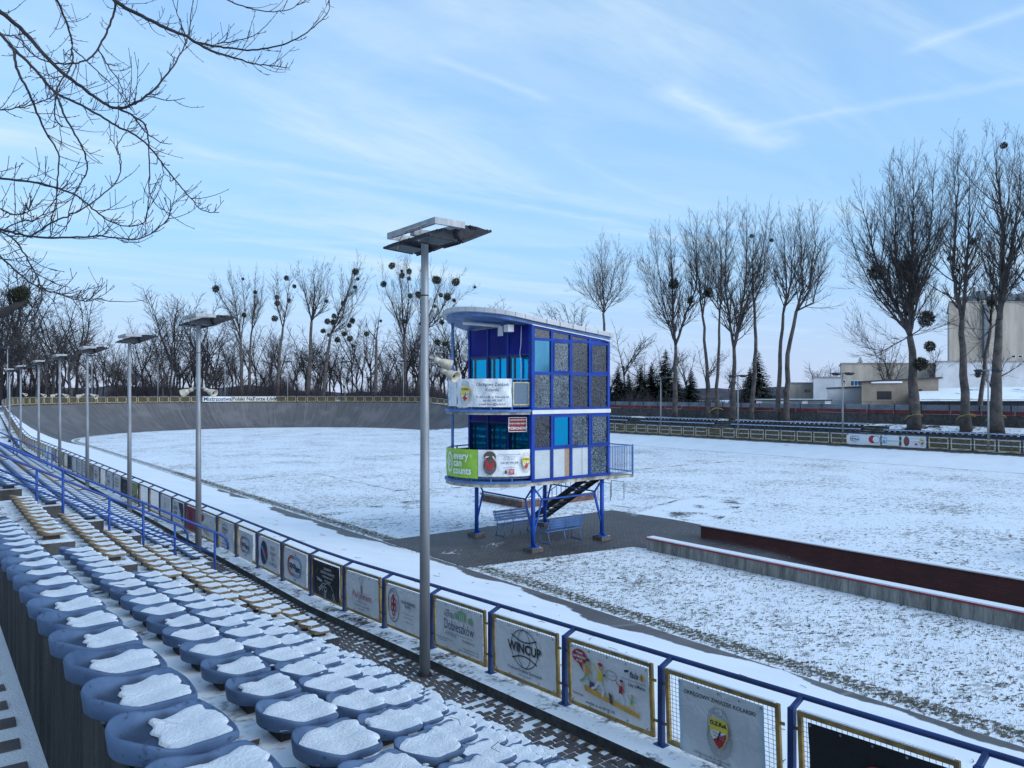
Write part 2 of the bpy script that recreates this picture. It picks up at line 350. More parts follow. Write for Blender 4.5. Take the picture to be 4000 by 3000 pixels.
class Segs:
    """many tapered twigs: each segment an open n-sided prism"""
    def __init__(s): s.a = []; s.b = []; s.r = []
    def add(s, p, q, r0, r1): s.a.append(tuple(p)); s.b.append(tuple(q)); s.r.append((r0, r1))
    def line(s, pts, r0, r1):
        n = len(pts)-1
        for i in range(n): s.add(pts[i], pts[i+1], r0+(r1-r0)*i/n, r0+(r1-r0)*(i+1)/n)
    def mesh(s, name, mat, sides=3):
        A = np.array(s.a); B = np.array(s.b); Rr = np.array(s.r); D = B-A; D /= np.linalg.norm(D, axis=1)[:, None]+1e-9
        ref = np.where(np.abs(D[:, 2:3]) < .9, np.array([[0, 0, 1.]]), np.array([[1., 0, 0]]))
        X = np.cross(D, ref); X /= np.linalg.norm(X, axis=1)[:, None]+1e-9; Yv = np.cross(D, X); n = len(A)
        V = np.zeros((n, 2*sides, 3))
        for k in range(sides):
            c, sn = math.cos(2*math.pi*k/sides), math.sin(2*math.pi*k/sides); o = X*c+Yv*sn
            V[:, k] = A+o*Rr[:, 0:1]; V[:, sides+k] = B+o*Rr[:, 1:2]
        base = (np.arange(n)*2*sides)[:, None]; Fs = []
        for k in range(sides):
            k2 = (k+1) % sides; Fs.append(base+np.array([[k, k2, sides+k2, sides+k]]))
        return fast_mesh(name, V.reshape(-1, 3), np.concatenate(Fs, 0), mat, smooth=sides > 3)
def sstep(x, a, b):
    t = min(1, max(0, (x-a)/(b-a))); return t*t*(3-2*t)

# ------------------------------------------------------------------ the oval: path of the outer fence
XN, XF, Y0, YT = 6.8, 64.5, -14.0, 96.0
RO, CO = (XF-XN)/2, ((XN+XF)/2, YT); XI0, XI1 = 13.4, 59.0; RI, CI = (XI1-XI0)/2, ((XI0+XI1)/2, YT)
LS = YT-Y0; LT = math.pi*RO; LTOT = 2*LS+LT
def path(t, side=0.0, inner=False):
    """point at run t; side > 0 shifts towards the infield"""
    r, c, xa, xb = (RI, CI, XI0, XI1) if inner else (RO, CO, XN, XF)
    if t < LS: return Vector((xa+side, Y0+t, 0))
    if t < LS+LT:
        a = math.pi*(1-(t-LS)/LT); return Vector((c[0]+(r-side)*math.cos(a), c[1]+(r-side)*math.sin(a), 0))
    return Vector((xb-side, YT-(t-LS-LT), 0))
def normal_in(t):
    if t < LS: return Vector((1, 0, 0))
    if t < LS+LT:
        a = math.pi*(1-(t-LS)/LT); return Vector((-math.cos(a), -math.sin(a), 0))
    return Vector((-1, 0, 0))
def zb(t):
    """height of the kerb that carries the fence"""
    s = t+Y0
    up = 3.1*sstep(s, 70, 106); dn = 3.1*(1-sstep(LTOT-t+Y0, 70, 106)) if t > LS+LT*.5 else 0
    z = 1.0+(up if t <= LS+LT*.5 else 3.1*sstep(LTOT-t+Y0, 70, 106))
    if s < 15: z += .04*(15-s)
    return z
def walk(s): return .85+.04*max(0, 15-s)

# track surface
def attr_float(me, name, vals):
    a = me.attributes.new(name, 'FLOAT', 'POINT'); a.data.foreach_set('value', np.asarray(vals, np.float32))
def attr_vec(me, name, vals):
    a = me.attributes.new(name, 'FLOAT_VECTOR', 'POINT'); a.data.foreach_set('vector', np.asarray(vals, np.float32).ravel())
def make_track():
    nt_, nf = 420, 22; V = []; snow = []; uv = []
    for i in range(nt_+1):
        t = LTOT*i/nt_; po = path(t, .33); pi = path(t, 0, True); z1 = zb(t)-.1; s = t+Y0; far = t > LS+LT*.5
        sy = s if not far else LTOT-t+Y0
        for j in range(nf+1):
            f = j/nf; p = pi.lerp(po, f); bank = sstep(sy, 70, 106)
            p.z = .006+z1*(f**(1.15+.5*bank)); V.append(tuple(p)); uv.append((t, f*7, 0))
            sn_ = 1.0
            if not far: sn_ = 1-sstep(sy-10*(f-.5), 92, 99)
            else: sn_ = 1-sstep(sy+26*(f-.4), 80, 92)
            if not far and sy < 44: sn_ = min(sn_, sstep(f+.04*math.sin(.9*sy)+.03*math.sin(2.3*sy+1)+.045*math.sin(.37*sy), .0, .13))
            elif f < .03: sn_ *= .3
            if far and sy < 85: sn_ = min(sn_, 1-.75*sstep(f, .80, .98))
            snow.append(sn_)
    Fc = []
    w = nf+1
    for i in range(nt_):
        for j in range(nf): Fc.append((i*w+j, i*w+j+1, (i+1)*w+j+1, (i+1)*w+j))
    m, t, b = base_mat('track_concrete')
    a1 = node(t, 'ShaderNodeAttribute', attribute_name='snow'); a2 = node(t, 'ShaderNodeAttribute', attribute_name='run')
    g = node(t, 'ShaderNodeNewGeometry'); P = g.outputs['Position']; U = a2.outputs['Vector']
    br = node(t, 'ShaderNodeTexBrick', i_Scale=1.0, offset=0.0); br.inputs['Brick Width'].default_value = 5.2; br.inputs['Row Height'].default_value = 30.0; br.inputs['Mortar Size'].default_value = .05
    br.inputs['Color1'].default_value = (.105, .098, .10, 1); br.inputs['Color2'].default_value = (.135, .125, .125, 1); br.inputs['Mortar'].default_value = (.20, .19, .19, 1)
    t.links.new(U, br.inputs['Vector'])
    mp = node(t, 'ShaderNodeMapping'); mp.inputs['Scale'].default_value = (1, .12, 1); t.links.new(U, mp.inputs[0])
    st = noise(t, mp.outputs[0], 2.4, 7.0, .65); base = mixc(t, rng(t, st, .35, .75, 0, .7), br.outputs[0], (.05, .047, .05))
    base = mixc(t, rng(t, noise(t, P, .35, 5.0), .45, .7, 0, .6), base, (.17, .16, .16))
    nz = mth(t, 'ADD', mth(t, 'MULTIPLY', noise(t, P, .8, 6.0, .6), .6), mth(t, 'MULTIPLY', noise(t, mp.outputs[0], 3.0, 6.0, .7), .4))
    mask = rng(t, mth(t, 'ADD', a1.outputs['Fac'], mth(t, 'MULTIPLY', mth(t, 'SUBTRACT', nz, .5), 1.1)), .42, .56)
    patch = rng(t, noise(t, P, .33, 5.0, .6), .70, .73); mask = mth(t, 'MULTIPLY', mask, mth(t, 'SUBTRACT', 1.0, mth(t, 'MULTIPLY', patch, .85)))
    sc = mixc(t, rng(t, noise(t, P, 25.0, 6.0, .8), .66, .72, 0, .55), SNOWC, (.35, .35, .36)); sc = mixc(t, rng(t, noise(t, P, .7, 5.0), .35, .75, 0, .28), sc, (.55, .57, .62))
    col = mixc(t, mask, base, sc); t.links.new(col, b.inputs['Base Color'])
    t.links.new(mixc(t, mask, (.55, .55, .55), (.8, .8, .8)), b.inputs['Roughness']); b.inputs['Specular IOR Level'].default_value = .3
    bump(t, b, mth(t, 'ADD', noise(t, P, 30.0, 4.0), mth(t, 'MULTIPLY', mask, .5)), .3, .015)
    me = fast_mesh('track', np.array(V), np.array(Fc), m, True); attr_float(me, 'snow', snow); attr_vec(me, 'run', uv)
    struct(link('cycling_track', me))
make_track()

# infield with the hole for the ramp
def grass_mat():
    m, t, b = base_mat('snowy_grass'); g = node(t, 'ShaderNodeNewGeometry'); P = g.outputs['Position']
    mp = node(t, 'ShaderNodeMapping'); mp.inputs['Rotation'].default_value = (0, 0, R(50)); mp.inputs['Scale'].default_value = (1, 1.7, 1); t.links.new(P, mp.inputs[0]); Q = mp.outputs[0]
    a = noise(t, Q, 7.0, 5.0, .62); c = noise(t, Q, 2.6, 5.0, .6); lo = noise(t, P, .22, 5.0, .6)
    s = mth(t, 'ADD', mth(t, 'ADD', mth(t, 'MULTIPLY', a, .56), mth(t, 'MULTIPLY', c, .42)), mth(t, 'MULTIPLY', lo, .22))
    bare = mth(t, 'MAXIMUM', rng(t, s, .645, .695), mth(t, 'MULTIPLY', rng(t, mth(t, 'ADD', mth(t, 'MULTIPLY', noise(t, Q, 1.5, 4.0, .7), .8), mth(t, 'MULTIPLY', lo, .3)), .60, .68), .55))
    at1 = node(t, 'ShaderNodeAttribute', attribute_name='bare')
    bare = mth(t, 'MAXIMUM', bare, rng(t, mth(t, 'ADD', at1.outputs['Fac'], mth(t, 'MULTIPLY', mth(t, 'SUBTRACT', a, .5), 1.7)), .42, .6))
    gc = mixc(t, rng(t, noise(t, P, 1.1, 4.0), .35, .65), (.055, .042, .03), (.05, .058, .028)); gc = mixc(t, rng(t, noise(t, P, 19.0, 4.0), .4, .7), gc, (.13, .10, .065))
    sc = mixc(t, rng(t, noise(t, P, .5, 5.0), .35, .75, 0, .25), SNOWC, (.55, .58, .63))
    col = mixc(t, mth(t, 'MULTIPLY', bare, .92), sc, gc); t.links.new(col, b.inputs['Base Color']); b.inputs['Roughness'].default_value = .9; b.inputs['Specular IOR Level'].default_value = .15
    bump(t, b, mth(t, 'ADD', a, mth(t, 'MULTIPLY', bare, .5)), .7, .05); MAT['snowy_grass'] = m; return m
GRASS = grass_mat()
RX0, RX1, RY1 = 20.25, 23.15, 17.4
def make_infield():
    xs = sorted(set([13.0, 13.4, 13.6, 13.8, 14.0, 14.3, 14.7, 15.2, RX0-.02, RX1+.02]+list(np.arange(16, 60, 1.0)))); xs = [x for x in xs if abs(x-20.0) > .4 and abs(x-23.0) > .3 or x in (RX0-.02, RX1+.02)]
    ys = sorted(set([RY1]+list(np.arange(-14, 17, 1.0))+list(np.arange(18.5, 121, 1.5))))
    def inside(x, y):
        if y <= YT: return 13.0 <= x <= 59.4
        return math.hypot(x-CI[0], y-YT) < RI+.9
    V = []; ids = {}; Fc = []; bare = []
    def vid(i, j):
        if (i, j) not in ids:
            x, y = xs[i], ys[j]; ids[(i, j)] = len(V)
            if y > YT:
                d = math.hypot(x-CI[0], y-YT)
                if d > RI+.25: k = (RI+.25)/d; x = CI[0]+(x-CI[0])*k; y = YT+(y-YT)*k
            V.append((x, y, 0.012 if not (x < 13.5 or x > 58.9) else 0.0))
            e = x-13.4 if y < YT else RI-math.hypot(x-CI[0], y-YT)
            br = 0
            if .15 < e < .75: br = .55
            elif e <= .15: br = .30
            br = max(br, .46*math.exp(-(((x-14.9)/2.8)**2+((y-16.8)/2.0)**2)), .30*math.exp(-(((x-17)/2.2)**2+((y-6)/2.5)**2)), .30*math.exp(-(((x-15.2)/1.2)**2+((y-11)/2.2)**2)), .33*math.exp(-(((x-26)/2)**2+((y-12)/2.5)**2)), .3*math.exp(-(((x-33)/4)**2+((y-14)/2.5)**2)))
            br = max(br, .40*math.exp(-((x-19.2)/.8)**2) if y < 17.4 else 0)
            for px_, py_, rr in ((30.5, 26, 1.6), (34, 30, 1.4), (40, 36, 1.6), (36.5, 24.5, .9), (44, 39, 1.6), (50, 38, 1.3)): br = max(br, .46*math.exp(-(((x-px_)/(rr*1.8))**2+((y-py_)/rr)**2)))
            bare.append(br)
        return ids[(i, j)]
    for i in range(len(xs)-1):
        for j in range(len(ys)-1):
            cx, cy = (xs[i]+xs[i+1])/2, (ys[j]+ys[j+1])/2
            if not inside(cx, cy) or (RX0-.05 < cx < RX1+.05 and cy < RY1): continue
            Fc.append((vid(i, j), vid(i+1, j), vid(i+1, j+1), vid(i, j+1)))
    me = fast_mesh('infield', np.array(V), np.array(Fc), GRASS); attr_float(me, 'bare', bare); struct(link('infield', me))
make_infield()

# terrain beyond the fence, out to the horizon
def terr(t, d):
    s = t+Y0; far = t > LS+LT*.5; sy = LTOT-t+Y0 if far else s
    w = 1-sstep(sy, 62, 96); z0 = zb(t)-.18
    turn = z0+(3.3-z0)*sstep(d, 3, 25) if d > 1 else z0
    if not far: st = min(walk(s)-.12, 10) if d < 1.5 else (walk(s)-.12)+(3.25-walk(s)+.12)*sstep(d, 1.0, 8.4) if d < 8.4 else 3.25
    else: st = .78 if d < 1.6 else .78+(2.62-.78)*sstep(d, 1.2, 6.2)
    if d > 30: w *= max(0, 1-(d-30)/30)
    return st*w+turn*(1-w)
def make_terrain():
    D = [.34, .9, 1.5, 2.2, 3, 4, 5, 6.2, 7.4, 9, 12, 16, 22, 30, 45, 70, 120, 250, 600, 1500, 3500]
    T = list(np.linspace(0, LTOT, 260)); V = []; Fc = []
    for t in T:
        for d in D:
            p = path(t, -d); 
            if d > 45: p = p+Vector((0, 0, 0))
            V.append((p.x, p.y, terr(t, d)-.003))
    w = len(D)
    for i in range(len(T)-1):
        for j in range(w-1): Fc.append((i*w+j, (i+1)*w+j, (i+1)*w+j+1, i*w+j+1))
    # close the open end behind the camera
    m = snowy('snowy_soil', (.06, .05, .04), (.035, .03, .025), .58, .55, .10, fine=4.0)
    struct(link('ground', fast_mesh('ground', np.array(V), np.array(Fc), m, True)))
make_terrain()

# ------------------------------------------------------------------ paved area and ramp in the infield
def paving_mat(name, snowamt, sx=1.0):
    m, t, b = base_mat(name); g = node(t, 'ShaderNodeNewGeometry'); P = g.outputs['Position']
    br = node(t, 'ShaderNodeTexBrick', i_Scale=1.0); br.inputs['Brick Width'].default_value = .2; br.inputs['Row Height'].default_value = .1; br.inputs['Mortar Size'].default_value = .014
    br.inputs['Color1'].default_value = (.13, .112, .112, 1); br.inputs['Color2'].default_value = (.07, .062, .064, 1); br.inputs['Mortar'].default_value = (.03, .028, .028, 1)
    t.links.new(P, br.inputs['Vector'])
    base = mixc(t, rng(t, noise(t, P, .6, 6.0), .4, .7, 0, .5), br.outputs[0], (.035, .033, .035))
    mask = rng(t, mth(t, 'ADD', mth(t, 'MULTIPLY', noise(t, P, .45, 5.0), .65), mth(t, 'MULTIPLY', noise(t, P, 9.0, 6.0, .7), .35)), .5+.3*(.5-snowamt), .56+.3*(.5-snowamt))
    sp = node(t, 'ShaderNodeSeparateXYZ'); t.links.new(P, sp.inputs[0])
    col = mixc(t, mask, base, SNOWC); t.links.new(col, b.inputs['Base Color']); b.inputs['Roughness'].default_value = .6
    bump(t, b, mth(t, 'SUBTRACT', 1.0, br.outputs['Fac']), .5, .01); MAT[name] = m; return m
PAV = paving_mat('herringbone_paving', .12); PAV2 = paving_mat('snowed_paving', .75)
struct(MB().prism([(13.45, 19.2), (19.9, 18.1), (20.2, 17.42), (23.2, 17.42), (25.4, 18.4), (25.6, 21), (25.4, 24.4), (13.45, 24.6)], .002, .022).build('pavement', PAV))
struct(MB().prism([(25.65, 19.0), (34, 22.5), (34, 25.5), (25.45, 23.0)], .002, .020).build('path', PAV2))
struct(MB().prism([(14.2, 30.2), (22.3, 30.6), (22.3, 33.2), (14.2, 32.6)], .002, .021).build('path', paving_mat('snowed_path', .8)))
# worn lines across the grass
WORN = snowy('worn_soil', (.055, .05, .04), (.035, .033, .028), .50, 1.2, .2, fine=5.0)
for pts_ in (((820, 1887), (1060, 1862), (1242, 1851), (1400, 1885), (1544, 1917), (1800, 1905)), ((2484, 1836), (2700, 1815), (2869, 1803), (2961, 1805)), ((2400, 1915), (2540, 1936), (2677, 1953)), ((2390, 1975), (2500, 1990), (2680, 1950))):
    G = [at(u, v, CAM_Z*F/(v-VH)) for u, v in pts_]; H2 = []
    for a, b_ in zip(G[:-1], G[1:]): H2 += [a.lerp(b_, q/8) for q in range(8)]
    struct(MB().grid([[(p.x+random.uniform(-.05, .05)-.12*.5, p.y-.15, .019), (p.x+.12*.5, p.y+.15+random.uniform(-.05, .05), .019)] for p in H2+[G[-1]]]).build('path', WORN))
# ramp floor
struct(MB().grid([[(RX0+.02, 17.4, .021), (RX1-.02, 17.4, .021)]]+[[(RX0+.02, y, .02-max(0, 14.5-y)*.125), (RX1-.02, y, .02-max(0, 14.5-y)*.125)] for y in (14.5, 12, 9, 6, 3, 0, -4, -10)]).build('ramp_floor', PAV))
BRICKR = None
def brick_mat():
    m, t, b = base_mat('dark_red_brick'); g = node(t, 'ShaderNodeNewGeometry'); sp = node(t, 'ShaderNodeSeparateXYZ'); t.links.new(g.outputs['Position'], sp.inputs[0])
    cb = node(t, 'ShaderNodeCombineXYZ'); t.links.new(sp.outputs[1], cb.inputs[0]); t.links.new(sp.outputs[2], cb.inputs[1])
    br = node(t, 'ShaderNodeTexBrick', i_Scale=1.0); br.inputs['Brick Width'].default_value = .27; br.inputs['Row Height'].default_value = .09; br.inputs['Mortar Size'].default_value = .008
    br.inputs['Color1'].default_value = (.125, .036, .030, 1); br.inputs['Color2'].default_value = (.095, .028, .025, 1); br.inputs['Mortar'].default_value = (.055, .022, .02, 1)
    t.links.new(cb.outputs[0], br.inputs['Vector']); n = noise(t, g.outputs['Position'], 1.5, 5.0)
    t.links.new(mixc(t, rng(t, n, .4, .75, 0, .6), br.outputs[0], (.06, .02, .018)), b.inputs['Base Color']); b.inputs['Roughness'].default_value = .7
    bump(t, b, mth(t, 'SUBTRACT', 1.0, br.outputs['Fac']), .6, .012); return m
BRICKR = brick_mat()
SNOW = MAT['snow']
w1 = thing('ramp_wall', 'low grey rendered concrete wall with red coping edge along the ramp', 'wall', (20.07, 6, 0))
ya = 11.42
while ya > -17:
    ln_ = random.uniform(2.0, 2.7); dx_ = random.uniform(-.006, .006); MB().box(-.17+dx_, .165+dx_, ya-ln_+.012, ya, -3.2, .40).build('wall_panel', RAMPC, w1); ya -= ln_
MB().box(-.15, .145, -18, 11.40, -3.2, .395).build('wall_core', DARKM, w1)
MB().box(-.21, .20, -18, 11.46, .40, .44).build('coping', pm('red_coping', (.28, .02, .03), .6, .3, 3.0), w1)
MB().box(-.18, .17, -18, 11.43, .44, .475).build('snow_cap', SNOW, w1)
w2 = thing('ramp_wall', 'tall dark red brick wall lining the far side of the ramp', 'wall', (23.32, 6, 0))
MB().box(-.16, .16, -18, 11.6, -3.2, .44).build('wall_body', BRICKR, w2)
MB().box(-.19, .19, -18, 11.63, .44, .475).build('coping', pm('dark_coping', (.10, .02, .025), .6, .3, 3.0), w2)
MB().box(-.17, .17, -18, 11.6, .475, .51).build('snow_cap', SNOW, w2)

# ------------------------------------------------------------------ near stand
DN = [0, 0, 0, -.03, -.10, -.19, -.28]; SCX, SCY, SCZ = .81, .87, .66
def nr(k, s=6.0): return .416+.784*k+.005*s+(DN[k] if s < 11 else 0)
def sz(s): return -.05*min(max(s, -4), 12.2)
def tread(k, s): return 4.480-.425*k+sz(s)
stand = thing('concrete_stand', 'near concrete terrace of seven snowy tiers carrying rows of seats', 'stand', (0, 0, 0))
SECT = [(-3.0, 10.55, 'b'), (11.75, 17.2, 'y'), (19.1, 32.2, 'b'), (32.2, 40.2, 'y'), (40.2, 58.5, 'b')]
for sa, sb, c in SECT:
    cuts = [sa]+[x for x in (12.2,) if sa < x < sb]+[sb]
    for k in range(7):
        for a, b_ in zip(cuts[:-1], cuts[1:]):
            n0 = .56 if k == 0 else nr(k, a)-.385+(DN[k-1]-DN[k] if a < 11 else 0); n1 = nr(k, a)+.40
            c_ = [(n0, a, .4), (n1, a, .4), (n1, b_, .4), (n0, b_, .4), (n0, a, tread(k, a)), (n1, a, tread(k, a)), (n1, b_, tread(k, b_)), (n0, b_, tread(k, b_))]
            MB().quadbox(c_).build('tier', CONC, stand)
for sa, sb in ((10.553, 11.747), (17.203, 19.097)):
    for k in range(7):
        n0 = .56 if k == 0 else nr(k, 12)-.385; n1 = nr(k, 12)+.40; m_ = (n0+n1)/2
        z = tread(k, 12)-.21; z2 = z-.21
        MB().box(n0, m_, sa, sb, .4, z).build('aisle_step', STAIR, stand)
        if z2 > walk(12)+.02: MB().box(m_+.001, n1-.001, sa, sb, .4, z2).build('aisle_step', STAIR, stand)
for a, b_ in ((-4, 12.2), (12.201, 58)): MB().quadbox([(.50, a, 3.0), (.558, a, 3.0), (.558, b_, 3.0), (.50, b_, 3.0), (.50, a, tread(0, a)-.004), (.558, a, tread(0, a)-.004), (.558, b_, tread(0, b_)-.004), (.50, b_, tread(0, b_)-.004)]).build('back_wall', WALLD, stand)
# walkway between the stand and the fence
PS = paving_mat('walkway_bed', .40)
def strip(name, mat, xa, xb, zfun, ys):
    return MB().grid([[(xa, y, zfun(y)), (xb, y, zfun(y))] for y in ys]).build(name, mat)
BED = snowy('paver_bed', (.12, .11, .10), (.08, .075, .07), .9, 3.0, .2)
wk = struct(strip('walkway', BED, 5.0, 6.44, lambda y: walk(y), [-14, 2, 8, 15, 30, 50, 70, 80]))
pme = MB().quadbox([(-.088, -.040, 0), (.088, -.040, 0), (.088, .040, 0), (-.088, .040, 0), (-.080, -.033, .022), (.080, -.033, .022), (.080, .033, .022), (-.080, .033, .022)]).mesh('paver', PAVER)
rest = MB(); cnt = 0; cand = []
for j in range(240):
    y = 2.2+j*.104
    for i in range(6):
        x = 5.32+i*.205+(.1 if j % 2 else 0)
        if x > 6.36: continue
        cand.append((x, y))
for x, y in sorted(cand, key=lambda p: abs(p[1]-10)):
    if random.random() < .12: continue
    dz = random.uniform(-.008, .004)
    if cnt < 300:
        link('paver', pme, wk, (x+random.uniform(-.006, .006), y+random.uniform(-.005, .005), walk(y)-.004+dz), (random.uniform(-.03, .03), random.uniform(-.03, .03), random.uniform(-.04, .04))); cnt += 1
    else: rest.box(x-.09, x+.09, y-.042, y+.042, walk(y)-.004, walk(y)+.014+dz)
tag(rest.build('pavers_further_along', PAVER, wk), kind='stuff')
kr = MB()
ks = [-14, 0, 4, 8, 12, 15, 30, 45, 60, 70, 76, 82, 88, 92, 96]
tops = []
kb = MB().grid([[(6.44, y, walk(y)-.4), (6.44, y, zb(y-Y0)), (7.13, y, zb(y-Y0)+.005), (7.13, y, zb(y-Y0)-.3)] for y in ks]).build('kerb', KERB); struct(kb)
ts = np.linspace(LS, LTOT, 90)
kk = MB().grid([[path(t, -.35)+Vector((0, 0, zb(t)-.5)), path(t, -.35)+Vector((0, 0, zb(t))), path(t, .33)+Vector((0, 0, zb(t)+.004)), path(t, .33)+Vector((0, 0, zb(t)-.35))] for t in ts]).build('kerb', FARC); struct(kk)
# path behind the stand
pth = struct(strip('path', SNOW, -4.5, .499, lambda y: 3.62, [-4, 4, 12, 25, 58]))
pbig = MB().quadbox([(-.125, -.07, 0), (.125, -.07, 0), (.125, .07, 0), (-.125, .07, 0), (-.117, -.063, .03), (.117, -.063, .03), (.117, .063, .03), (-.117, .063, .03)]).mesh('path_paver', PAVER)
for j in range(46):
    for i in range(4):
        x = .295-i*.27-(.13 if j % 2 else 0); y = 2.2+j*.16
        if random.random() < (.12 if i == 0 else .2): continue
        if y > 7.5 and random.random() < .6: continue
        link('paver', pbig, pth, (x+random.uniform(-.01, .01), y+random.uniform(-.01, .01), 3.602+random.uniform(-.006, .006)), (random.uniform(-.03, .03), random.uniform(-.03, .03), random.uniform(-.05, .05)))

# ------------------------------------------------------------------ seats
def seat_outline(n=44):
    pts = []
    for i in range(n):
        a = 2*math.pi*i/n; c, s = math.cos(a), math.sin(a)
        e = 2.0 if c < 0 else 3.6
        r = (abs(c)**e+abs(s)**e)**(-1/e); x = c*r*.222; y = s*r*.208
        y *= 1-.11*math.exp(-((x-.035)/.075)**2)+.02*sstep(x, .1, .2)
        pts.append((x, y))
    return pts
def rimh(x): return .058+.058*(1-sstep(x, -.20, .01))+.008*math.exp(-((x-.14)/.06)**2)
def panh(x): return .014+.026*sstep(x, .02, .2)
def make_seat_mesh(mat, n=44):
    O = seat_outline(n); rings = []
    def sc(p, k, dx=0): return (p[0]*k+dx, p[1]*k)
    for k, hz in ((.90, 0.0), (.965, .012), (1.0, 'rim-.030'), (1.005, 'rim-.012'), (.99, 'rim'), (.965, 'rim+.002'), (.935, 'rim-.008'), (.88, 'mix'), (.80, 'pan'), (.5, 'pan'), (.25, 'pan')):
        ring = []
        for p in O:
            x, y = sc(p, k); rh = rimh(p[0])
            if p[0] > .16: rh = rh-.030*sstep(p[0], .16, .222)
            z = {'rim-.030': rh-.030, 'rim-.012': rh-.012, 'rim': rh, 'rim+.002': rh+.003, 'rim-.008': rh-.006, 'mix': (panh(x)*.5+rh*.5), 'pan': panh(x)}.get(hz, hz) if isinstance(hz, str) else hz
            ring.append((x, y, z))
        rings.append(ring)
    m = MB()
    for r in rings: m.v += r
    for i in range(len(rings)-1):
        for j in range(n):
            j2 = (j+1) % n; m.f.append((i*n+j, i*n+j2, (i+1)*n+j2, (i+1)*n+j))
    b = len(m.v); m.v.append((0, 0, panh(0))); e = (len(rings)-1)*n
    for j in range(n): m.f.append((e+j, e+(j+1) % n, b))
    m.f.append(tuple(range(n))[::-1])
    return m.mesh('seat_shell', mat, True)
def make_snow_mesh(seed, x_from, full, n=72):
    """cushion of snow lying in the pan; x_from is how far back it reaches"""
    rr = random.Random(seed); O = seat_outline(n); ph = [rr.uniform(0, 6.28) for _ in range(6)]
    prof = [(1.0, 0), (.965, .6), (.90, .9), (.75, 1.0), (.5, 1.0), (.25, 1.0)]
    m = MB(); kk = .93 if full else .87
    for k, h in prof:
        for i, p in enumerate(O):
            a = 2*math.pi*i/n; wob = 1+.045*math.sin(3*a+ph[0])+.03*math.sin(7*a+ph[1])+.028*math.sin(13*a+ph[2])+.02*math.sin(19*a+ph[3])
            x, y = p[0]*kk*wob, p[1]*kk*wob
            if x < x_from: x = x_from+(x-x_from)*(.22)+.008*math.sin(60*y+ph[3])
            cx = (x_from+.2)/2; x = cx+(x-cx)*k; y *= k
            th = .024 if full else .015
            z = panh(x)+.004+th*h+(.004*math.sin(31*x+ph[4])+.004*math.sin(37*y+ph[5]))*(h > .5)
            z += .014*sstep(abs(y), .12, .19)*(1 if full else .3)
            m.v.append((x, y, z))
    for i in range(len(prof)-1):
        for j in range(n): m.f.append((i*n+j, i*n+(j+1) % n, (i+1)*n+(j+1) % n, (i+1)*n+j))
    b = len(m.v); cx = (x_from+.2)/2; m.v.append((cx, 0, panh(cx)+(.027 if full else .018))); e = (len(prof)-1)*n
    for j in range(n): m.f.append((e+j, e+(j+1) % n, b))
    return m.mesh('snow_cushion', SNOW, True)
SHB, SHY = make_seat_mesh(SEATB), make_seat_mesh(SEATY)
SNB = [make_snow_mesh(i, -.09+.012*i, False) for i in range(8)]; SNF = [make_snow_mesh(10+i, -.19+.012*i, True) for i in range(8)]
BRK = MB().box(-.12, .12, -.085, .085, -.099, .006).mesh('mounting_bracket', WET)
S0 = [2.469, 2.984, 3.497, 3.979, 4.10, 4.33, 4.12]
ORD = ['in the back row on top of the dark wall', 'in the row just below the back row', 'two rows below the back row', 'in the middle row', 'two rows above the front row', 'in the row just above the front row', 'in the front row beside the paved walkway']
allseats = []
for sa, sb, c in SECT:
    for k in range(7):
        s = S0[k]-.443*60
        while s < sb-.2:
            if s > sa+.22:
                p = (nr(k, s)+.222*SCX, s, tread(k, s)+.064); u, v, Y = pix(p)
                if Y > .8 and -500 < u < 4500 and v < 3600: allseats.append((Y, p, c, k, s))
            s += .443
allseats.sort(key=lambda a: a[0]); indiv = allseats[:300]; others = allseats[300:]
for Y, p, c, k, s in indiv:
    col, shell = ('blue', SHB) if c == 'b' else ('yellow', SHY)
    if c == 'y': lab = 'yellow snow-filled seat '+ORD[k]
    elif s > 19: lab = 'blue seat past the stair railings, '+ORD[k]
    else: lab = 'blue snow-filled bucket seat '+ORD[k]
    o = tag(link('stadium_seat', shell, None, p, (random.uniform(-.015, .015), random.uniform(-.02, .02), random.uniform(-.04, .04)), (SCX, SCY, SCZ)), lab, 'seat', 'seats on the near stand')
    if k == 0: sm = random.choice(SNB)
    elif k == 1 and s < 9: sm = random.choice(SNB+SNF)
    else: sm = random.choice(SNF)
    link('snow_cushion', sm, o, (random.uniform(-.006, .004), random.uniform(-.006, .006), 0), (0, 0, random.uniform(-.05, .05)))
    link('mounting_bracket', BRK, o)
# seats further along: a low shell each, joined
m = MB(); mid = []
O8 = seat_outline(14)
for Y, p, c, k, s in others:
    b = len(m.v)
    for kk_, hz in ((.92, 0), (1.0, None), (.93, None)):
        for q in O8: m.v.append((p[0]+q[0]*kk_*SCX, p[1]+q[1]*kk_*SCY, p[2]+(-.03 if hz == 0 else rimh(q[0])*SCZ)))
    for q in O8: m.v.append((p[0]+q[0]*.86*SCX, p[1]+q[1]*.86*SCY, p[2]+panh(q[0])*SCZ+.022))
    for i in range(3):
        for j in range(14): m.f.append((b+i*14+j, b+i*14+(j+1) % 14, b+(i+1)*14+(j+1) % 14, b+(i+1)*14+j)); mid.append(0 if c == 'b' else 1)
    m.f.append(tuple(b+42+j for j in range(14))); mid.append(2)
if others:
    so = m.build('seats_further_along', [SEATB, SEATY, SNOW]); so.data.polygons.foreach_set('material_index', mid)
    tag(so, 'rows of blue and yellow seats far along the near stand', 'seats', kind='stuff')

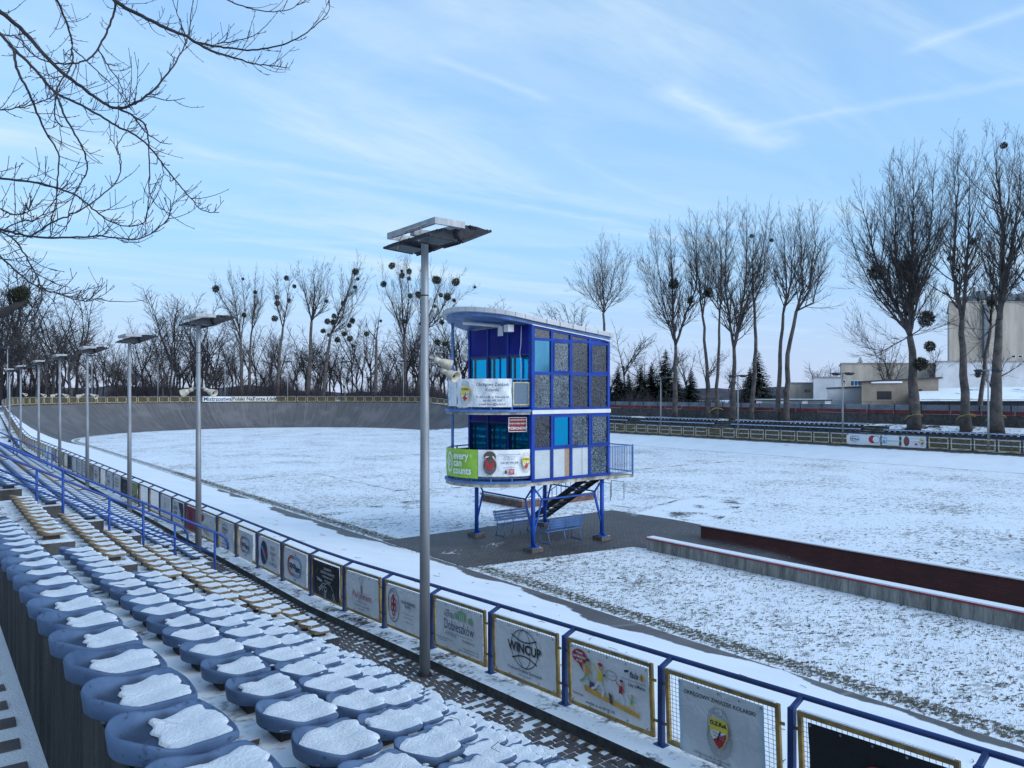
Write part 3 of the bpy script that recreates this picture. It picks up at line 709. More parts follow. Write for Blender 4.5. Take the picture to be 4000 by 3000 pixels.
# ------------------------------------------------------------------ stair railings
def railing(s, n0, n1, ztop, nposts, label, mids=(.55,), drop=True, end=.25):
    """sloping handrail down the aisle at station s; ztop(n) is the height of the top rail"""
    o = thing('stair_railing', label, 'railing', (n0, s, 0))
    P = lambda n, z: Vector((n-n0, 0, z))
    pts = [P(n0-.25, ztop(n0-.25)), P(n0, ztop(n0))]+[P(n, ztop(n)) for n in np.linspace(n0, n1, 9)[1:]]
    e = ztop(n1); pts += [P(n1+.16, e-.10), P(n1+.24, e-.17), P(n1+.29, e-.30), P(n1+.29, e-.42)]
    MB().tube(pts, .027, 10).build('top_rail', BLUEP, o, True)
    for dz in mids: MB().tube([P(n0-.25, ztop(n0-.25)-dz), P(n1, ztop(n1)-dz)], .02, 8).build('lower_rail', BLUEP, o, True)
    for i in range(nposts):
        n = n0+(n1-n0)*i/(nposts-1); k = min(6, max(0, int((n-.086)/.784))); zb_ = (tread(k, 12.2)-.24) if n < 5.4 else walk(15)
        MB().tube([P(n, zb_-.15), P(n, ztop(n))], .026, 10).build('post', BLUEP, o, True)
    return o
railing(17.35, .75, 5.2, lambda n: 2.36+.54*(5.2-n), 4, 'long blue stair railing ending in a bent handrail above yellow seats', (.5,))
railing(18.95, .55, 4.75, lambda n: 2.36+.53*(4.75-n)+.02, 4, 'blue stair railing on the farther side of the first stair aisle', (.46,))
railing(44.2, .75, 5.2, lambda n: 2.40+.54*(5.2-n), 4, 'blue stair railing further along the stand, before the last seat blocks', (.5,))
railing(46.0, .75, 5.2, lambda n: 2.40+.54*(5.2-n), 4, 'blue stair railing at the far end of the near stand', (.5,))

# ------------------------------------------------------------------ fence round the track
PITCH = 1.67; T0 = 4.06-Y0-PITCH*10
wire = MB()
for i in range(28): x = -.70+i*1.40/27; wire.box(x-.0017, x+.0017, -.002, .002, .10, .88)
for j in range(17): z = .11+j*.76/16; wire.box(-.71, .71, .0005, .0042, z-.0017, z+.0017)
WME = wire.mesh('wire_mesh', WIRE)
wire2 = MB()
for i in range(29): x = -.70+i*1.40/28; wire2.box(x-.005, x+.005, -.002, .002, .10, .88)
for j in range(16): z = .11+j*.76/15; wire2.box(-.71, .71, .0005, .0042, z-.005, z+.005)
WMF = wire2.mesh('wire_mesh', RUSTW)
def frame_mesh(mat, w=.045):
    f = MB(); a, b0, b1 = .735, .06, .92
    f.box(-a, -a+w, -.02, .02, b0, b1).box(a-w, a, -.02, .02, b0, b1).box(-a+w, a-w, -.021, .021, b0, b0+w).box(-a+w, a-w, -.021, .021, b1-w, b1)
    f.box(-a-.05, -a, -.008, .008, .72, .75).box(a, a+.05, -.008, .008, .72, .75).box(-a-.05, -a, -.008, .008, .25, .28).box(a, a+.05, -.008, .008, .25, .28)
    return f.mesh('panel_frame', mat)
FRN, FRF = frame_mesh(YEL), frame_mesh(YELP, .055)
snowbar = MB().box(-.69, .69, -.02, .02, .922, .935).mesh('snow_line', SNOW)
def post_mesh(sgn):
    p = MB(); p.box(-.032, .032, -.032, .032, -.01, .93).bar((0, 0, .915), (0, sgn*.19, .99), .045, .045).box(-.075, .075, -.06, .06, -.005, .012)
    return p.mesh('post', BLUEF)
POSTM = post_mesh(1)
def pose(t, off=0.0, dz=0.0):
    """frame at run t: local x along the fence (to the right seen from outside), local y towards the infield"""
    p = path(t, off); n_ = normal_in(t); p.z = zb(t)+dz
    ang = math.atan2(n_.y, n_.x)-math.pi/2
    return p, ang
def fence(ta, tb, label, frame_me, wire_me, first):
    o = thing('track_fence', label, 'fence', path(first)+Vector((0, 0, zb(first)))); inv = Vector(o.location)
    k0 = math.ceil((ta-T0)/PITCH); k1 = math.floor((tb-T0)/PITCH); rails = []
    for k in range(k0, k1+1):
        t = T0+k*PITCH; p, a = pose(t); link('post', POSTM, o, p-inv, (0, 0, a)); rails.append(p-inv+normal_in(t)*.19+Vector((0, 0, .99)))
        if k < k1:
            t2 = t+PITCH/2; pa, _ = pose(t); pb, _ = pose(t+PITCH); d = pb-pa; pit = math.atan2(d.z, math.hypot(d.x, d.y)); p2 = (pa+pb)/2; a2 = math.atan2(-d.y, -d.x) if False else pose(t2)[1]
            rx = Matrix.Rotation(a2, 4, 'Z') @ Matrix.Rotation(pit, 4, 'Y') if False else None
            f = link('panel_frame', frame_me, o, p2-inv, (0, 0, a2)); sgn = 1 if (Matrix.Rotation(a2, 3, 'Z') @ Vector((1, 0, 0))).dot(d) > 0 else -1
            f.rotation_euler = (0, -pit*sgn, a2)
            wm = link('wire_mesh', wire_me, f)
            if frame_me is FRN: link('snow_line', snowbar, f)
    MB().tube(rails, .030, 10).build('handrail', BLUEF, o, True)
    return o
nearF = fence(1.5, LS-1.2, 'near track fence with yellow framed panels, blue posts and blue handrail', FRN, WME, 12)
turnF = fence(LS-1.2, LS+LT+1.0, 'fence of pale yellow framed panels on top of the bare banked curve', FRF, WMF, LS+5)
farF = fence(LS+LT+1.0, LTOT-2, 'far track fence of pale yellow panels before the opposite stand', FRF, WMF, LS+LT+5)

# ------------------------------------------------------------------ banners
def text_mesh(s, size, bold=0.0, shear=0.0, font_scale=1.0):
    c = bpy.data.curves.new('t', 'FONT'); c.body = s; c.size = size; c.align_x = 'CENTER'; c.align_y = 'CENTER'; c.resolution_u = 2; c.offset = bold; c.shear = shear
    o = bpy.data.objects.new('t', c); COL.objects.link(o); bpy.context.view_layer.update()
    me = bpy.data.meshes.new_from_object(o); bpy.data.objects.remove(o); bpy.data.curves.remove(c); return me
class Banner:
    """flat sheet: local x right, z up, -y towards the reader"""
    def __init__(s, name, w, h, mat, loc, rz, label, cat='banner', group=None, wave=.006, eyelets=True, thick=.004, tilt=0.0, curve=None):
        m = MB(); nx, nz = 14, 8; fr, bk = [], []; rr = random.Random(label)
        p1, p2 = rr.uniform(0, 6), rr.uniform(0, 6)
        s.yo = lambda x, z: wave*(math.sin(x*7/w*1.3+p1)*.6+math.sin(z*9/h+p2)*.5+math.sin((x+z)*11/w+p1)*.3)
        for dy in (-thick, 0):
            m.grid([[(w*(i/nx-.5), dy+s.yo(w*(i/nx-.5), h*(j/nz-.5)), h*(j/nz-.5)) for i in range(nx+1)] for j in range(nz+1)])
        s.o = tag(m.build(name, mat, None, True, loc, (0, tilt, rz)), label, cat, group); s.w, s.h = w, h; s.d = -thick-wave*1.4-.002
        if eyelets:
            e = MB()
            for i in range(5):
                for z in (-h/2+.025, h/2-.025): e.tube([(w*(i/4-.5)*.96, s.d, z), (w*(i/4-.5)*.96, s.d+.004, z)], .012, 8)
            e.build('eyelets', GALV, s.o)
    def text(s, t, x, z, size, mat=BLACK, bold=0.0, sx=1.0, shear=0.0, rot=0.0, name='lettering'):
        me = text_mesh(t, size, bold, shear); me.materials.clear(); me.materials.append(mat)
        link(name, me, s.o, (x, s.d, z), (R(90), rot, 0), (sx, 1, 1)); s.d -= .0006; return s
    def flat(s, pts, mat, name='printed_shape'):
        m = MB(); m.v = [(x, s.d, z) for x, z in pts]; m.f = [tuple(range(len(pts)))]; m.build(name, mat, s.o); s.d -= .0006; return s
    def disc(s, x, z, rx, rz, mat, n=28, name='printed_shape'): return s.flat([(x+rx*math.cos(2*math.pi*i/n), z+rz*math.sin(2*math.pi*i/n)) for i in range(n)], mat, name)
    def lines(s, polys, wd, mat, name='printed_lines'):
        m = MB()
        for P in polys:
            for (x0, z0), (x1, z1) in zip(P[:-1], P[1:]):
                dx, dz = x1-x0, z1-z0; l = math.hypot(dx, dz) or 1; ox, oz = -dz/l*wd/2, dx/l*wd/2; b = len(m.v)
                m.v += [(x0+ox, s.d, z0+oz), (x0-ox, s.d, z0-oz), (x1-ox, s.d, z1-oz), (x1+ox, s.d, z1+oz)]; m.f.append((b, b+1, b+2, b+3))
        m.build(name, mat, s.o); s.d -= .0006; return s
    def ring(s, x, z, rx, rz, wd, mat, a0=0, a1=360, n=36):
        return s.lines([[(x+rx*math.cos(R(a0+(a1-a0)*i/n)), z+rz*math.sin(R(a0+(a1-a0)*i/n))) for i in range(n+1)]], wd, mat)
def near_panel(j, mat, label, w=1.34, h=.74, dx=0.0, dz=0.0, wave=.009, tilt=0.0):
    t = T0+PITCH*(10+j)+PITCH/2; p, a = pose(t, -.026, .49+dz); p.y += dx
    pit = (zb(t+.5)-zb(t-.5))
    return Banner('advertising_banner', w, h, mat, p, a, label, group='banners on the near fence', wave=wave, tilt=-pit if False else pit+tilt)
def oval_spolem(b, x=0.0, z=0.0, k=1.0):
    def half(sg, off):
        P = []; r = (.20+off)*k; L_ = .16*k
        P.append((x+sg*-.02*k, z+r)); P.append((x+sg*L_, z+r))
        for i in range(13): a = R(90-180*i/12); P.append((x+sg*(L_+r*math.cos(a)), z+r*math.sin(a)))
        P.append((x+sg*-.02*k, z-r)); return P
    b.lines([half(-1, 0), half(-1, -.035)], .022*k, PRED); b.lines([half(1, 0), half(1, -.035)], .022*k, PBLUE)
    b.text('spo', x-.13*k, z+.015*k, .20*k, PNAVY, .006*k, 1.0, name='lettering'); b.text('łem', x+.16*k, z-.03*k, .20*k, PNAVY, .006*k)
    b.text('KS', x+.05*k, z+.25*k, .05*k, PRED, .002); b.text('Łódź', x+.02*k, z-.27*k, .05*k, PNAVY, .001); return b
def shield(b, x, z, k, wheel=True):
    """winged-wheel crest with yellow, white and red shield"""
    if wheel:
        b.ring(x, z-.09*k, .19*k, .24*k, .008*k, PGREY); b.ring(x, z-.09*k, .17*k, .215*k, .006*k, PGREY)
        b.lines([[(x+.07*k*math.cos(a), z-.09*k+.09*k*math.sin(a)), (x+.17*k*math.cos(a), z-.09*k+.215*k*math.sin(a))] for a in [R(180+i*180/17) for i in range(18)]], .006*k, PGREY)
        for sg in (-1, 1):
            for q in range(3): b.lines([[(x+sg*(.05+.03*q)*k+sg*.07*k*math.sin(i/8*2.6), z+(.34-.02*q-.36*i/8)*k) for i in range(9)]], .006*k, PGREY)
        b.ring(x, z+.27*k, .075*k, .055*k, .007*k, PGREY); b.lines([[(x-.06*k, z+.26*k), (x-.02*k, z+.24*k), (x+.01*k, z+.28*k)]], .007*k, PGREY)
    S = [(-.15, .13), (-.12, .18), (.12, .18), (.15, .13), (.14, -.02), (.08, -.14), (0, -.22), (-.08, -.14), (-.14, -.02)]
    b.flat([(x+p[0]*k, z+p[1]*k) for p in S][::-1], PYEL); b.flat([(x+p[0]*k*.86, z+(p[1]*.86-.022)*k) for p in [(-.14, .05), (.14, .05), (.14, -.02), (.08, -.14), (0, -.22), (-.08, -.14), (-.14, -.02)]], PWHITE)
    b.flat([(x+.12*k, z+.02*k), (x+.12*k, z-.035*k), (x+.065*k, z-.145*k), (x, z-.208*k), (x-.065*k, z-.145*k), (x-.09*k, z-.10*k)], PRED)
    b.lines([[(x-.10*k, z+.0*k), (x+.1*k, z-.03*k)], [(x-.09*k, z-.04*k), (x+.09*k, z-.07*k)]], .012*k, PGREY); b.lines([[(x+.03*k, z+.03*k), (x-.02*k, z-.10*k)]], .022*k, BLACK)
    b.text('O.Z.Kol.', x, z+.115*k, .075*k, BLACK, .003*k); return b
# -1: black banner with a red disc, cut by the picture's edge
b = near_panel(-1, VDARK, 'black banner with a red round emblem on the near fence', 1.26, .72); b.disc(.05, .0, .17, .16, PRED); b.text('TOR', .05, -.01, .12, PWHITE, .004)
b = near_panel(0, VSKY, 'white and sky blue cycling association banner with a winged crest', 1.10, .80, dx=.0, dz=-.03)
b.text('OKRĘGOWY ZWIĄZEK KOLARSKI', 0, .29, .060, BLACK, .001); shield(b, 0, -.04, .82); b.text('ul.Północna 36, 91-425 Łódź', -.10, -.335, .042, BLACK); b.text('biuro@lozkol.pl', -.05, -.375, .042, BLACK)
b = near_panel(1, VWHITE, 'white seaside holiday banner with a red speech bubble and running cartoon family')
b.disc(-.50, .245, .135, .095, PRED); b.flat([(-.53, .165), (-.42, .05), (-.47, .17)], PRED)
for i, tx in enumerate(('Wczasy', 'nad Bałtykiem', 'od 1zł !')): b.text(tx, -.50, .295-.052*i, .05, PWHITE, .0015, .85)
b.ring(.07, .14, .10, .055, .006, PNAVY); b.text('Czy to możliwe?', .07, .14, .026, PRED); b.disc(-.05, .11, .016, .014, PNAVY); b.disc(-.09, .10, .011, .010, PNAVY)
b.text('fala', .45, .235, .105, PNAVY, .002, 1.0, .3); b.disc(.58, .24, .034, .04, PORANGE); b.text('1', .58, .225, .075, PBROWN, .003); b.flat([(.30, .27), (.37, .285), (.37, .255), (.30, .24)], PNAVY)
b.text('Centrum Rekreacyjno-Wypoczynkowe', .45, .165, .026, PNAVY); b.text('Łazy k/Mielna', .50, .115, .06, PNAVY, .001, .85)
b.flat([(-.42, -.12), (-.40, -.17), (.52, -.26), (.54, -.21), (.10, -.16), (-.40, -.09)], PORANGE)
def runner(x, z, k, shirt, legs, hair, lean=.2):
    b.disc(x+lean*.2*k, z+.30*k, .042*k, .05*k, PSKIN); b.disc(x+lean*.2*k-.01*k, z+.345*k, .05*k, .028*k, hair)
    b.flat([(x-.03*k, z+.24*k), (x+.06*k, z+.25*k), (x+.05*k, z+.08*k), (x-.05*k, z+.07*k)][::-1], shirt)
    b.lines([[(x, z+.09*k), (x-.09*k, z-.02*k), (x-.17*k, z-.06*k)], [(x+.02*k, z+.08*k), (x+.08*k, z-.02*k), (x+.06*k, z-.12*k)]], .038*k, legs)
    b.lines([[(x, z+.22*k), (x-.09*k, z+.26*k), (x-.12*k, z+.33*k)], [(x+.04*k, z+.22*k), (x+.11*k, z+.14*k)]], .022*k, shirt)
runner(-.36, -.02, .75, PORANGE, PGREEN, PBROWN); b.flat([(-.30, -.02), (-.22, -.03), (-.23, -.12), (-.31, -.11)], PPURP)
runner(-.13, -.06, .85, PYEL, PWHITE, PRED); b.flat([(.03, -.07), (.09, -.10), (.10, -.22), (.05, -.20)], PBROWN)
runner(.24, -.09, .62, PRED, PWHITE, PPURP); runner(.42, -.15, .42, PGREEN, PYEL, PORANGE)
b.text('Rezerwacja:', -.52, -.235, .048, PRED, .001, .9); b.text('www.fala1.pl, tel. 669 055 742', -.12, -.30, .05, BLACK, .001, .85)
b = near_panel(2, VWHITE, 'white trophy maker banner with a black wire globe')
b.ring(.02, .07, .30, .27, .012, BLACK)
for sg in (-1, 1): b.lines([[(.02+sg*.30*math.cos(R(a))*.5, .07+.27*math.sin(R(a))) for a in range(-90, 91, 15) if abs(a) > 25]], .009, BLACK)
b.lines([[(-.28+.56*i/10+.02, .07+.17-.07*math.sin(math.pi*i/10)) for i in range(11)], [(-.28+.56*i/10+.02, .07-.17+.07*math.sin(math.pi*i/10)) for i in range(11)]], .018, BLACK)
b.text('WINCUP', .025, .065, .185, PGREY, .006); b.text('WINCUP', .02, .072, .185, BLACK, .003)
b.text('Producent Trofeów Sportowych', .02, -.245, .058, PNAVY, .001); b.text('www.wincup.pl', .02, -.305, .045, PNAVY)
b = near_panel(3, VWHITE, 'white hotel banner with a small green building, beside the tallest lamp mast')
b.text('★★', -.28, .26, .05, BLACK); b.text('HOTEL', -.24, .19, .105, PNAVY, 0, .9); b.text('Dobieszków', .03, .03, .235, PNAVY, -.001, .72); b.lines([[(-.34, -.085), (.42, -.085)]], .005, PNAVY)
b.text('RESTAURACJA', -.2, -.12, .05, PNAVY); b.text('KONFERENCJE', .30, -.15, .05, PNAVY); b.flat([(.0, .29), (.12, .325), (.26, .29), (.26, .275), (.0, .275)][::-1], PGREEN); b.flat([(.03, .27), (.23, .27), (.23, .16), (.03, .16)], PGREEN)
b.lines([[(.03+.05*i, .265), (.03+.05*i, .165)] for i in range(1, 4)], .012, PWHITE); b.disc(.37, .20, .06, .055, PGREEN); b.disc(-.03, .22, .05, .05, PGREEN)
b.text('Dobieszków 78, 95-010 Stryków', -.38, -.21, .036, BLACK); b.text('Tel. (42) 710 98 30', -.44, -.25, .036, BLACK); b.text('www.hoteldobieszkow.com.pl', .36, -.26, .036, BLACK); b.text('dobieszkow@hoteldobieszkow.com.pl', .30, -.30, .036, BLACK)
b = near_panel(4, VWHITE, 'white sports federation banner with a round blue and red seal')
b.ring(-.40, .02, .20, .30, .014, PNAVY)
for x_, z_ in ((-.45, .09), (-.35, .09), (-.45, -.03), (-.35, -.03), (-.40, -.11)): b.ring(x_, z_, .042, .055, .026, PRED, n=18)
b.lines([[(-.40, .0), (-.40, .17)]], .03, PRED); b.flat([(-.43, .16), (-.37, .16), (-.36, .20), (-.40, .22), (-.44, .20)], PRED)
word = 'ŁÓDZKA FEDERACJA SPORTU'
for i, ch in enumerate(word):
    a = R(205-230*i/(len(word)-1))
    if ch != ' ': b.text(ch, -.40+.168*math.cos(a), .02+.252*math.sin(a), .05, PNAVY, .001, .8, rot=math.pi/2-a if True else 0)
b.text('ŁÓDŹ', -.40, -.215, .05, PRED, .001); b.text('ŁÓDZKA FEDERACJA', .14, .14, .07, PNAVY, .002, .72); b.text('SPORTU', .14, .075, .07, PNAVY, .002, .72)
for i, tx in enumerate(('90-427 Łódź ul.Komunalna 1/3', 'tel./fax 42 678 27 66', 'e-mail: lfs@lodz.home.pl')): b.text(tx, .14, -.05-.07*i, .034, BLACK)
b = near_panel(5, VWHITE, 'white restaurant banner with a stag head and dark red script')
b.text('Pod Jeleniem', .0, -.04, .19, PRED, -.001, .8, .25); b.lines([[(0, .08), (-.01, .18), (-.06, .26), (-.05, .33)], [(0, .18), (.05, .25), (.05, .34)], [(-.03, .22), (-.09, .30)], [(.03, .22), (.09, .31)]], .010, PGREY); b.flat([(-.03, .16), (.03, .16), (.025, .02), (0, -.02), (-.02, .02)][::-1], PGREY)
b.text('restauracja & noclegi', .0, -.16, .05, PGREY); b.text('tel. 42 659 00 42     kom. 605 83 82 30', 0, -.235, .04, BLACK); b.text('www.pod-jeleniem.pl', 0, -.30, .034, BLACK)
b = near_panel(6, VDARK, 'black watchmaker banner with white clockwork drawing')
for i, (tx, sz_) in enumerate((('ZEGARMISTRZ', .07), ('KRZYSZTOF KARASIEWICZ', .07), ('PIOTRKOWSKA 26  ŁÓDŹ', .055), ('TEL. 502 716 090', .055))): b.text(tx, .12, .25-.085*i, sz_, PCREAM if False else PYEL if False else PWHITE, .001, .8)
b.ring(-.1, -.15, .48, .42, .010, PGREY, 120, 260); b.ring(.15, -.34, .30, .30, .010, PWHITE, 25, 160)
b.lines([[(-.42, .02), (-.15, -.02)], [(-.40, -.02), (-.15, -.04)], [(-.33, -.22), (-.15, -.10)], [(-.30, -.26), (-.12, -.14)], [(-.05, -.36), (.0, -.20)], [(.02, -.36), (.05, -.19)], [(.42, -.35), (.36, -.22)], [(.48, -.35), (.42, -.21)]], .016, PWHITE); b.ring(.02, -.18, .06, .05, .012, PWHITE); b.ring(-.05, -.10, .09, .04, .010, PWHITE, 0, 240)
b = near_panel(7, VWHITE, 'white sports club banner with red and blue oval, next to the black watchmaker banner', 1.28); oval_spolem(b, 0, .0, 1.12)
b = near_panel(8, VWHITE, 'white economic zone banner with a dark blue and red globe', 1.36)
b.disc(-.30, 0, .22, .30, PNAVY); b.flat([(-.30, .12), (-.10, .06), (-.08, -.04), (-.12, -.14), (-.2, -.08), (-.28, .0)], PRED); b.flat([(-.50, .08), (-.38, .18), (-.30, .06), (-.2, -.10), (-.12, -.16), (-.15, -.2), (-.30, -.06), (-.42, .08)][::-1], PBLUE)
for i, tx in enumerate(('ŁÓDZKA', 'SPECJALNA', 'STREFA', 'EKONOMICZNA')): b.text(tx, .30, .19-.13*i, .12, PGREY, .001, .62)
b = near_panel(9, VWHITE, 'white sports club banner with oval emblem, smaller than its mesh panel', 1.12, .74, dz=-.06, wave=.012); oval_spolem(b, 0, .03, 1.0)
b = near_panel(10, VWHITE, 'creased white sports club banner with long text lines, hanging loose', 1.22, .80, dx=-.06, dz=-.03, wave=.022); oval_spolem(b, -.05, .20, .62)
for i, tx in enumerate(('Towarzystwo Sportowe', 'Łódź', 'Najwspanialsza drużyna kolarska', 'Złote medale Mistrzostw Polski')): b.text(tx, .0, -.05-.09*i, .06 if i != 1 else .08, PNAVY, .001, .9)
b = near_panel(11, VWHITE, 'crumpled white banner with a red bubble, right behind a lamp mast', 1.34, .72, wave=.02); b.disc(-.48, .20, .10, .12, PRED); b.flat([(-.42, -.18), (.2, -.28), (.2, -.23), (-.42, -.12)], PORANGE); b.lines([[(-.3, .0), (-.2, -.15)], [(-.1, .02), (.0, -.18)]], .04, PGREY)
b.text('fala', .40, .18, .08, PNAVY, .001)
b = near_panel(12, VRED, 'crimson banner with a pale emblem, beside the second lamp mast', 1.36, .74, wave=.018); b.ring(-.35, .08, .09, .14, .02, PGREY); b.text('J', -.35, .06, .2, PGREY, .004); b.text('Hotel', .2, .0, .08, PGREY)
b = near_panel(13, VWHITE, 'white and dark blue furniture showroom banner beside the crimson banner'); b.flat([(.12, .36), (.62, .36), (.62, -.30), (.40, -.2), (.25, .05)][::-1], PNAVY); b.text('SALONY', -.28, .12, .17, PNAVY, .004, .8); b.text('ŁAZIENEK', -.28, -.04, .13, PNAVY, .003, .8); b.text('Nowości', -.35, .28, .09, PGREEN, .001); b.ring(.30, .0, .08, .10, .02, PWHITE); b.ring(.42, -.08, .07, .09, .02, PWHITE); b.text('www.salon.pl  tel. 42 630 00 00', -.1, -.27, .06, PGREY)
b = near_panel(14, VWHITE, 'white banner with a tiny grey figure in its middle', wave=.012); b.disc(.0, .12, .03, .04, PRED); b.lines([[(0, .08), (0, -.06)]], .05, PGREY); b.text('Nadleśnictwo', 0, .27, .06, PGREY); b.text('Łódź', 0, -.2, .06, PGREY)
b = near_panel(17, VOLIVE, 'faded olive green banner by the third lamp mast', wave=.02); b.disc(.0, -.02, .08, .05, PNAVY); b.disc(.3, -.15, .1, .05, PNAVY)
b = near_panel(18, VDARK, 'black banner with dull lettering beside the olive green banner'); b.text('AUTO', .1, .15, .18, PGREY, .003); b.text('serwis', 0, -.1, .14, PGREY)
b = near_panel(19, VWHITE, 'white banner with scattered red and blue dots, past the third lamp mast')
for i in range(9): b.disc(-.3+.3*(i % 3), .22-.15*(i//3), .05, .05, PRED if i % 2 else PNAVY)
b = near_panel(20, VWHITE, 'white sports club banner with a lifted lower corner, past the dotted banner', wave=.03); oval_spolem(b, 0, .0, .95)
for j, m_, l_ in ((22, VWHITE, 'white sports club banner between two bare mesh panels'), (23, VTAN, 'dirty pale grey banner after the bare mesh panel'), (24, VWHITE, 'white banner with red strip further along the near fence'), (25, VWHITE, 'white banner with grey text lines further along'), (26, VBRIGHT, 'bright blank white banner further along the near fence'), (27, VDARK, 'small black banner with pale letters further along'), (29, VTAN, 'grimy tan banner by the fourth lamp mast'), (31, VTAN, 'tan banner beside the greenish grey one'), (32, VWHITE, 'narrow white banner far along the near fence'), (33, VBRIGHT, 'light blank banner far along the near fence'), (34, VOLIVE, 'mossy green banner far along the near fence'), (36, VWHITE, 'last white banner before the bare curve panels')):
    b = near_panel(j, m_, l_)
    if j in (22,): oval_spolem(b, 0, 0, .9)
    elif j in (24, 25, 27):
        for i in range(3): b.text(['RAJD', 'Łódź 2019', 'tel. 42 600'][i], 0, .2-.17*i, .13, PRED if j == 24 and i == 0 else PGREY, .002)

# banners far away: on the curve and on the far straight
def path_banner(name, ta, tb, h, mat, label, dz=.5):
    pa, pb = path(ta, .04), path(tb, .04); p = (pa+pb)/2; tm = (ta+tb)/2; p.z = zb(tm)+dz; d = pb-pa
    return Banner(name, d.length, h, mat, p, math.atan2(d.y, d.x), label, group=None, wave=.01, eyelets=False)
def run_at(u, lo, hi):
    return min(np.linspace(lo, hi, 2000), key=lambda t: abs(pix(path(t))[0]-u))
tA, tB, tC, tD = [run_at(u, LS+8, LS+LT-20) for u in (793, 905, 990, 1080)]
b = path_banner('text_banner', tA, tB-.05, .85, VBRIGHT, 'white banner reading Mistrzostwa on the curve fence'); b.text('Mistrzostwa', .05, -.02, .88, PNAVY, .02)
b = path_banner('text_banner', tB, tC-.05, .85, VCREAM, 'cream banner reading Polski Na on the curve fence'); b.text('Polski Na', 0, -.02, .84, PNAVY, .02)
b = path_banner('text_banner', tC, tD, .85, VCREAM, 'cream banner reading Torze Łódź on the curve fence'); b.text('Torze Łódź', 0, -.02, .84, PNAVY, .02)
tf = [run_at(u, LS+LT+5, LTOT-4) for u in (3310, 3440, 3447, 3513, 3522, 3617)]
b = path_banner('advertising_banner', tf[0], tf[1], .95, VBRIGHT, 'wide white club banner with two overlapping circles on the far fence'); oval_spolem(b, -.75, .02, 1.15); b.disc(.80, .03, .33, .33, PRED); b.disc(1.12, .03, .33, .33, PNAVY); b.disc(1.12, .03, .29, .29, PWHITE)
b = path_banner('advertising_banner', tf[2], tf[3], .85, VBRIGHT, 'short white banner with a pale blue letter M on the far fence'); b.flat([(-.75, -.25), (-.30, -.25), (-.30, .25), (-.75, .25)], PBLUE); b.text('M', -.52, .0, .5, PWHITE, .02); b.text('METALPLAST', .25, -.04, .2, PBLUE)
b = path_banner('advertising_banner', tf[4], tf[5], 1.05, VBRIGHT, 'white cycling crest banner with red shield on the far fence'); b.disc(-.55, -.0, .24, .40, PBROWN); b.flat([(-.70, .12), (-.40, .12), (-.41, -.08), (-.55, -.24), (-.69, -.08)], PRED); b.text('Okręgowy Związek Kolarski', .1, .25, .10, PGREY); b.text('Tel: 601 995 508', .12, -.02, .10, PNAVY); b.flat([(.1, -.28), (.32, -.28), (.32, -.14), (.1, -.14)], PRED); shield(b, .68, 0, 1.1)

# ------------------------------------------------------------------ floodlight masts
def flood_mesh():
    m = MB(); # housing: wide at the glass, domed back; local x = aim direction, z up, glass looks down
    secs = [(-.26, .13, .15, .05), (-.20, .20, .24, .02), (-.02, .24, .27, .0), (.20, .25, .16, .0), (.34, .24, .06, .0)]
    rows = []
    for x, w_, h_, lo in secs: rows.append([(x, -w_, lo), (x, -w_, lo+.05), (x, -w_*.72, lo+h_), (x, w_*.72, lo+h_), (x, w_, lo+.05), (x, w_, lo), (x, -w_, lo)])
    m.grid(rows); b = len(m.v)
    m.v += [rows[0][i] for i in range(6)]; m.f.append(tuple(range(b, b+6))); b = len(m.v); m.v += [rows[-1][i] for i in range(6)]; m.f.append(tuple(range(b, b+6))[::-1])
    m.box(-.23, .36, -.27, -.235, -.02, .03).box(-.23, .36, .235, .27, -.02, .03).box(.33, .375, -.27, .27, -.02, .03).box(-.26, -.22, -.2, .2, -.02, .03)
    for i in range(4): m.box(.05+.03*i, .062+.03*i, -.22, .22, .16-.012*i, .235-.02*i)
    return m.mesh('floodlight', DARKM)
FLOOD = flood_mesh(); FGL = MB().box(-.20, .33, -.22, .22, -.012, -.002).mesh('lamp_glass', LGLASS)
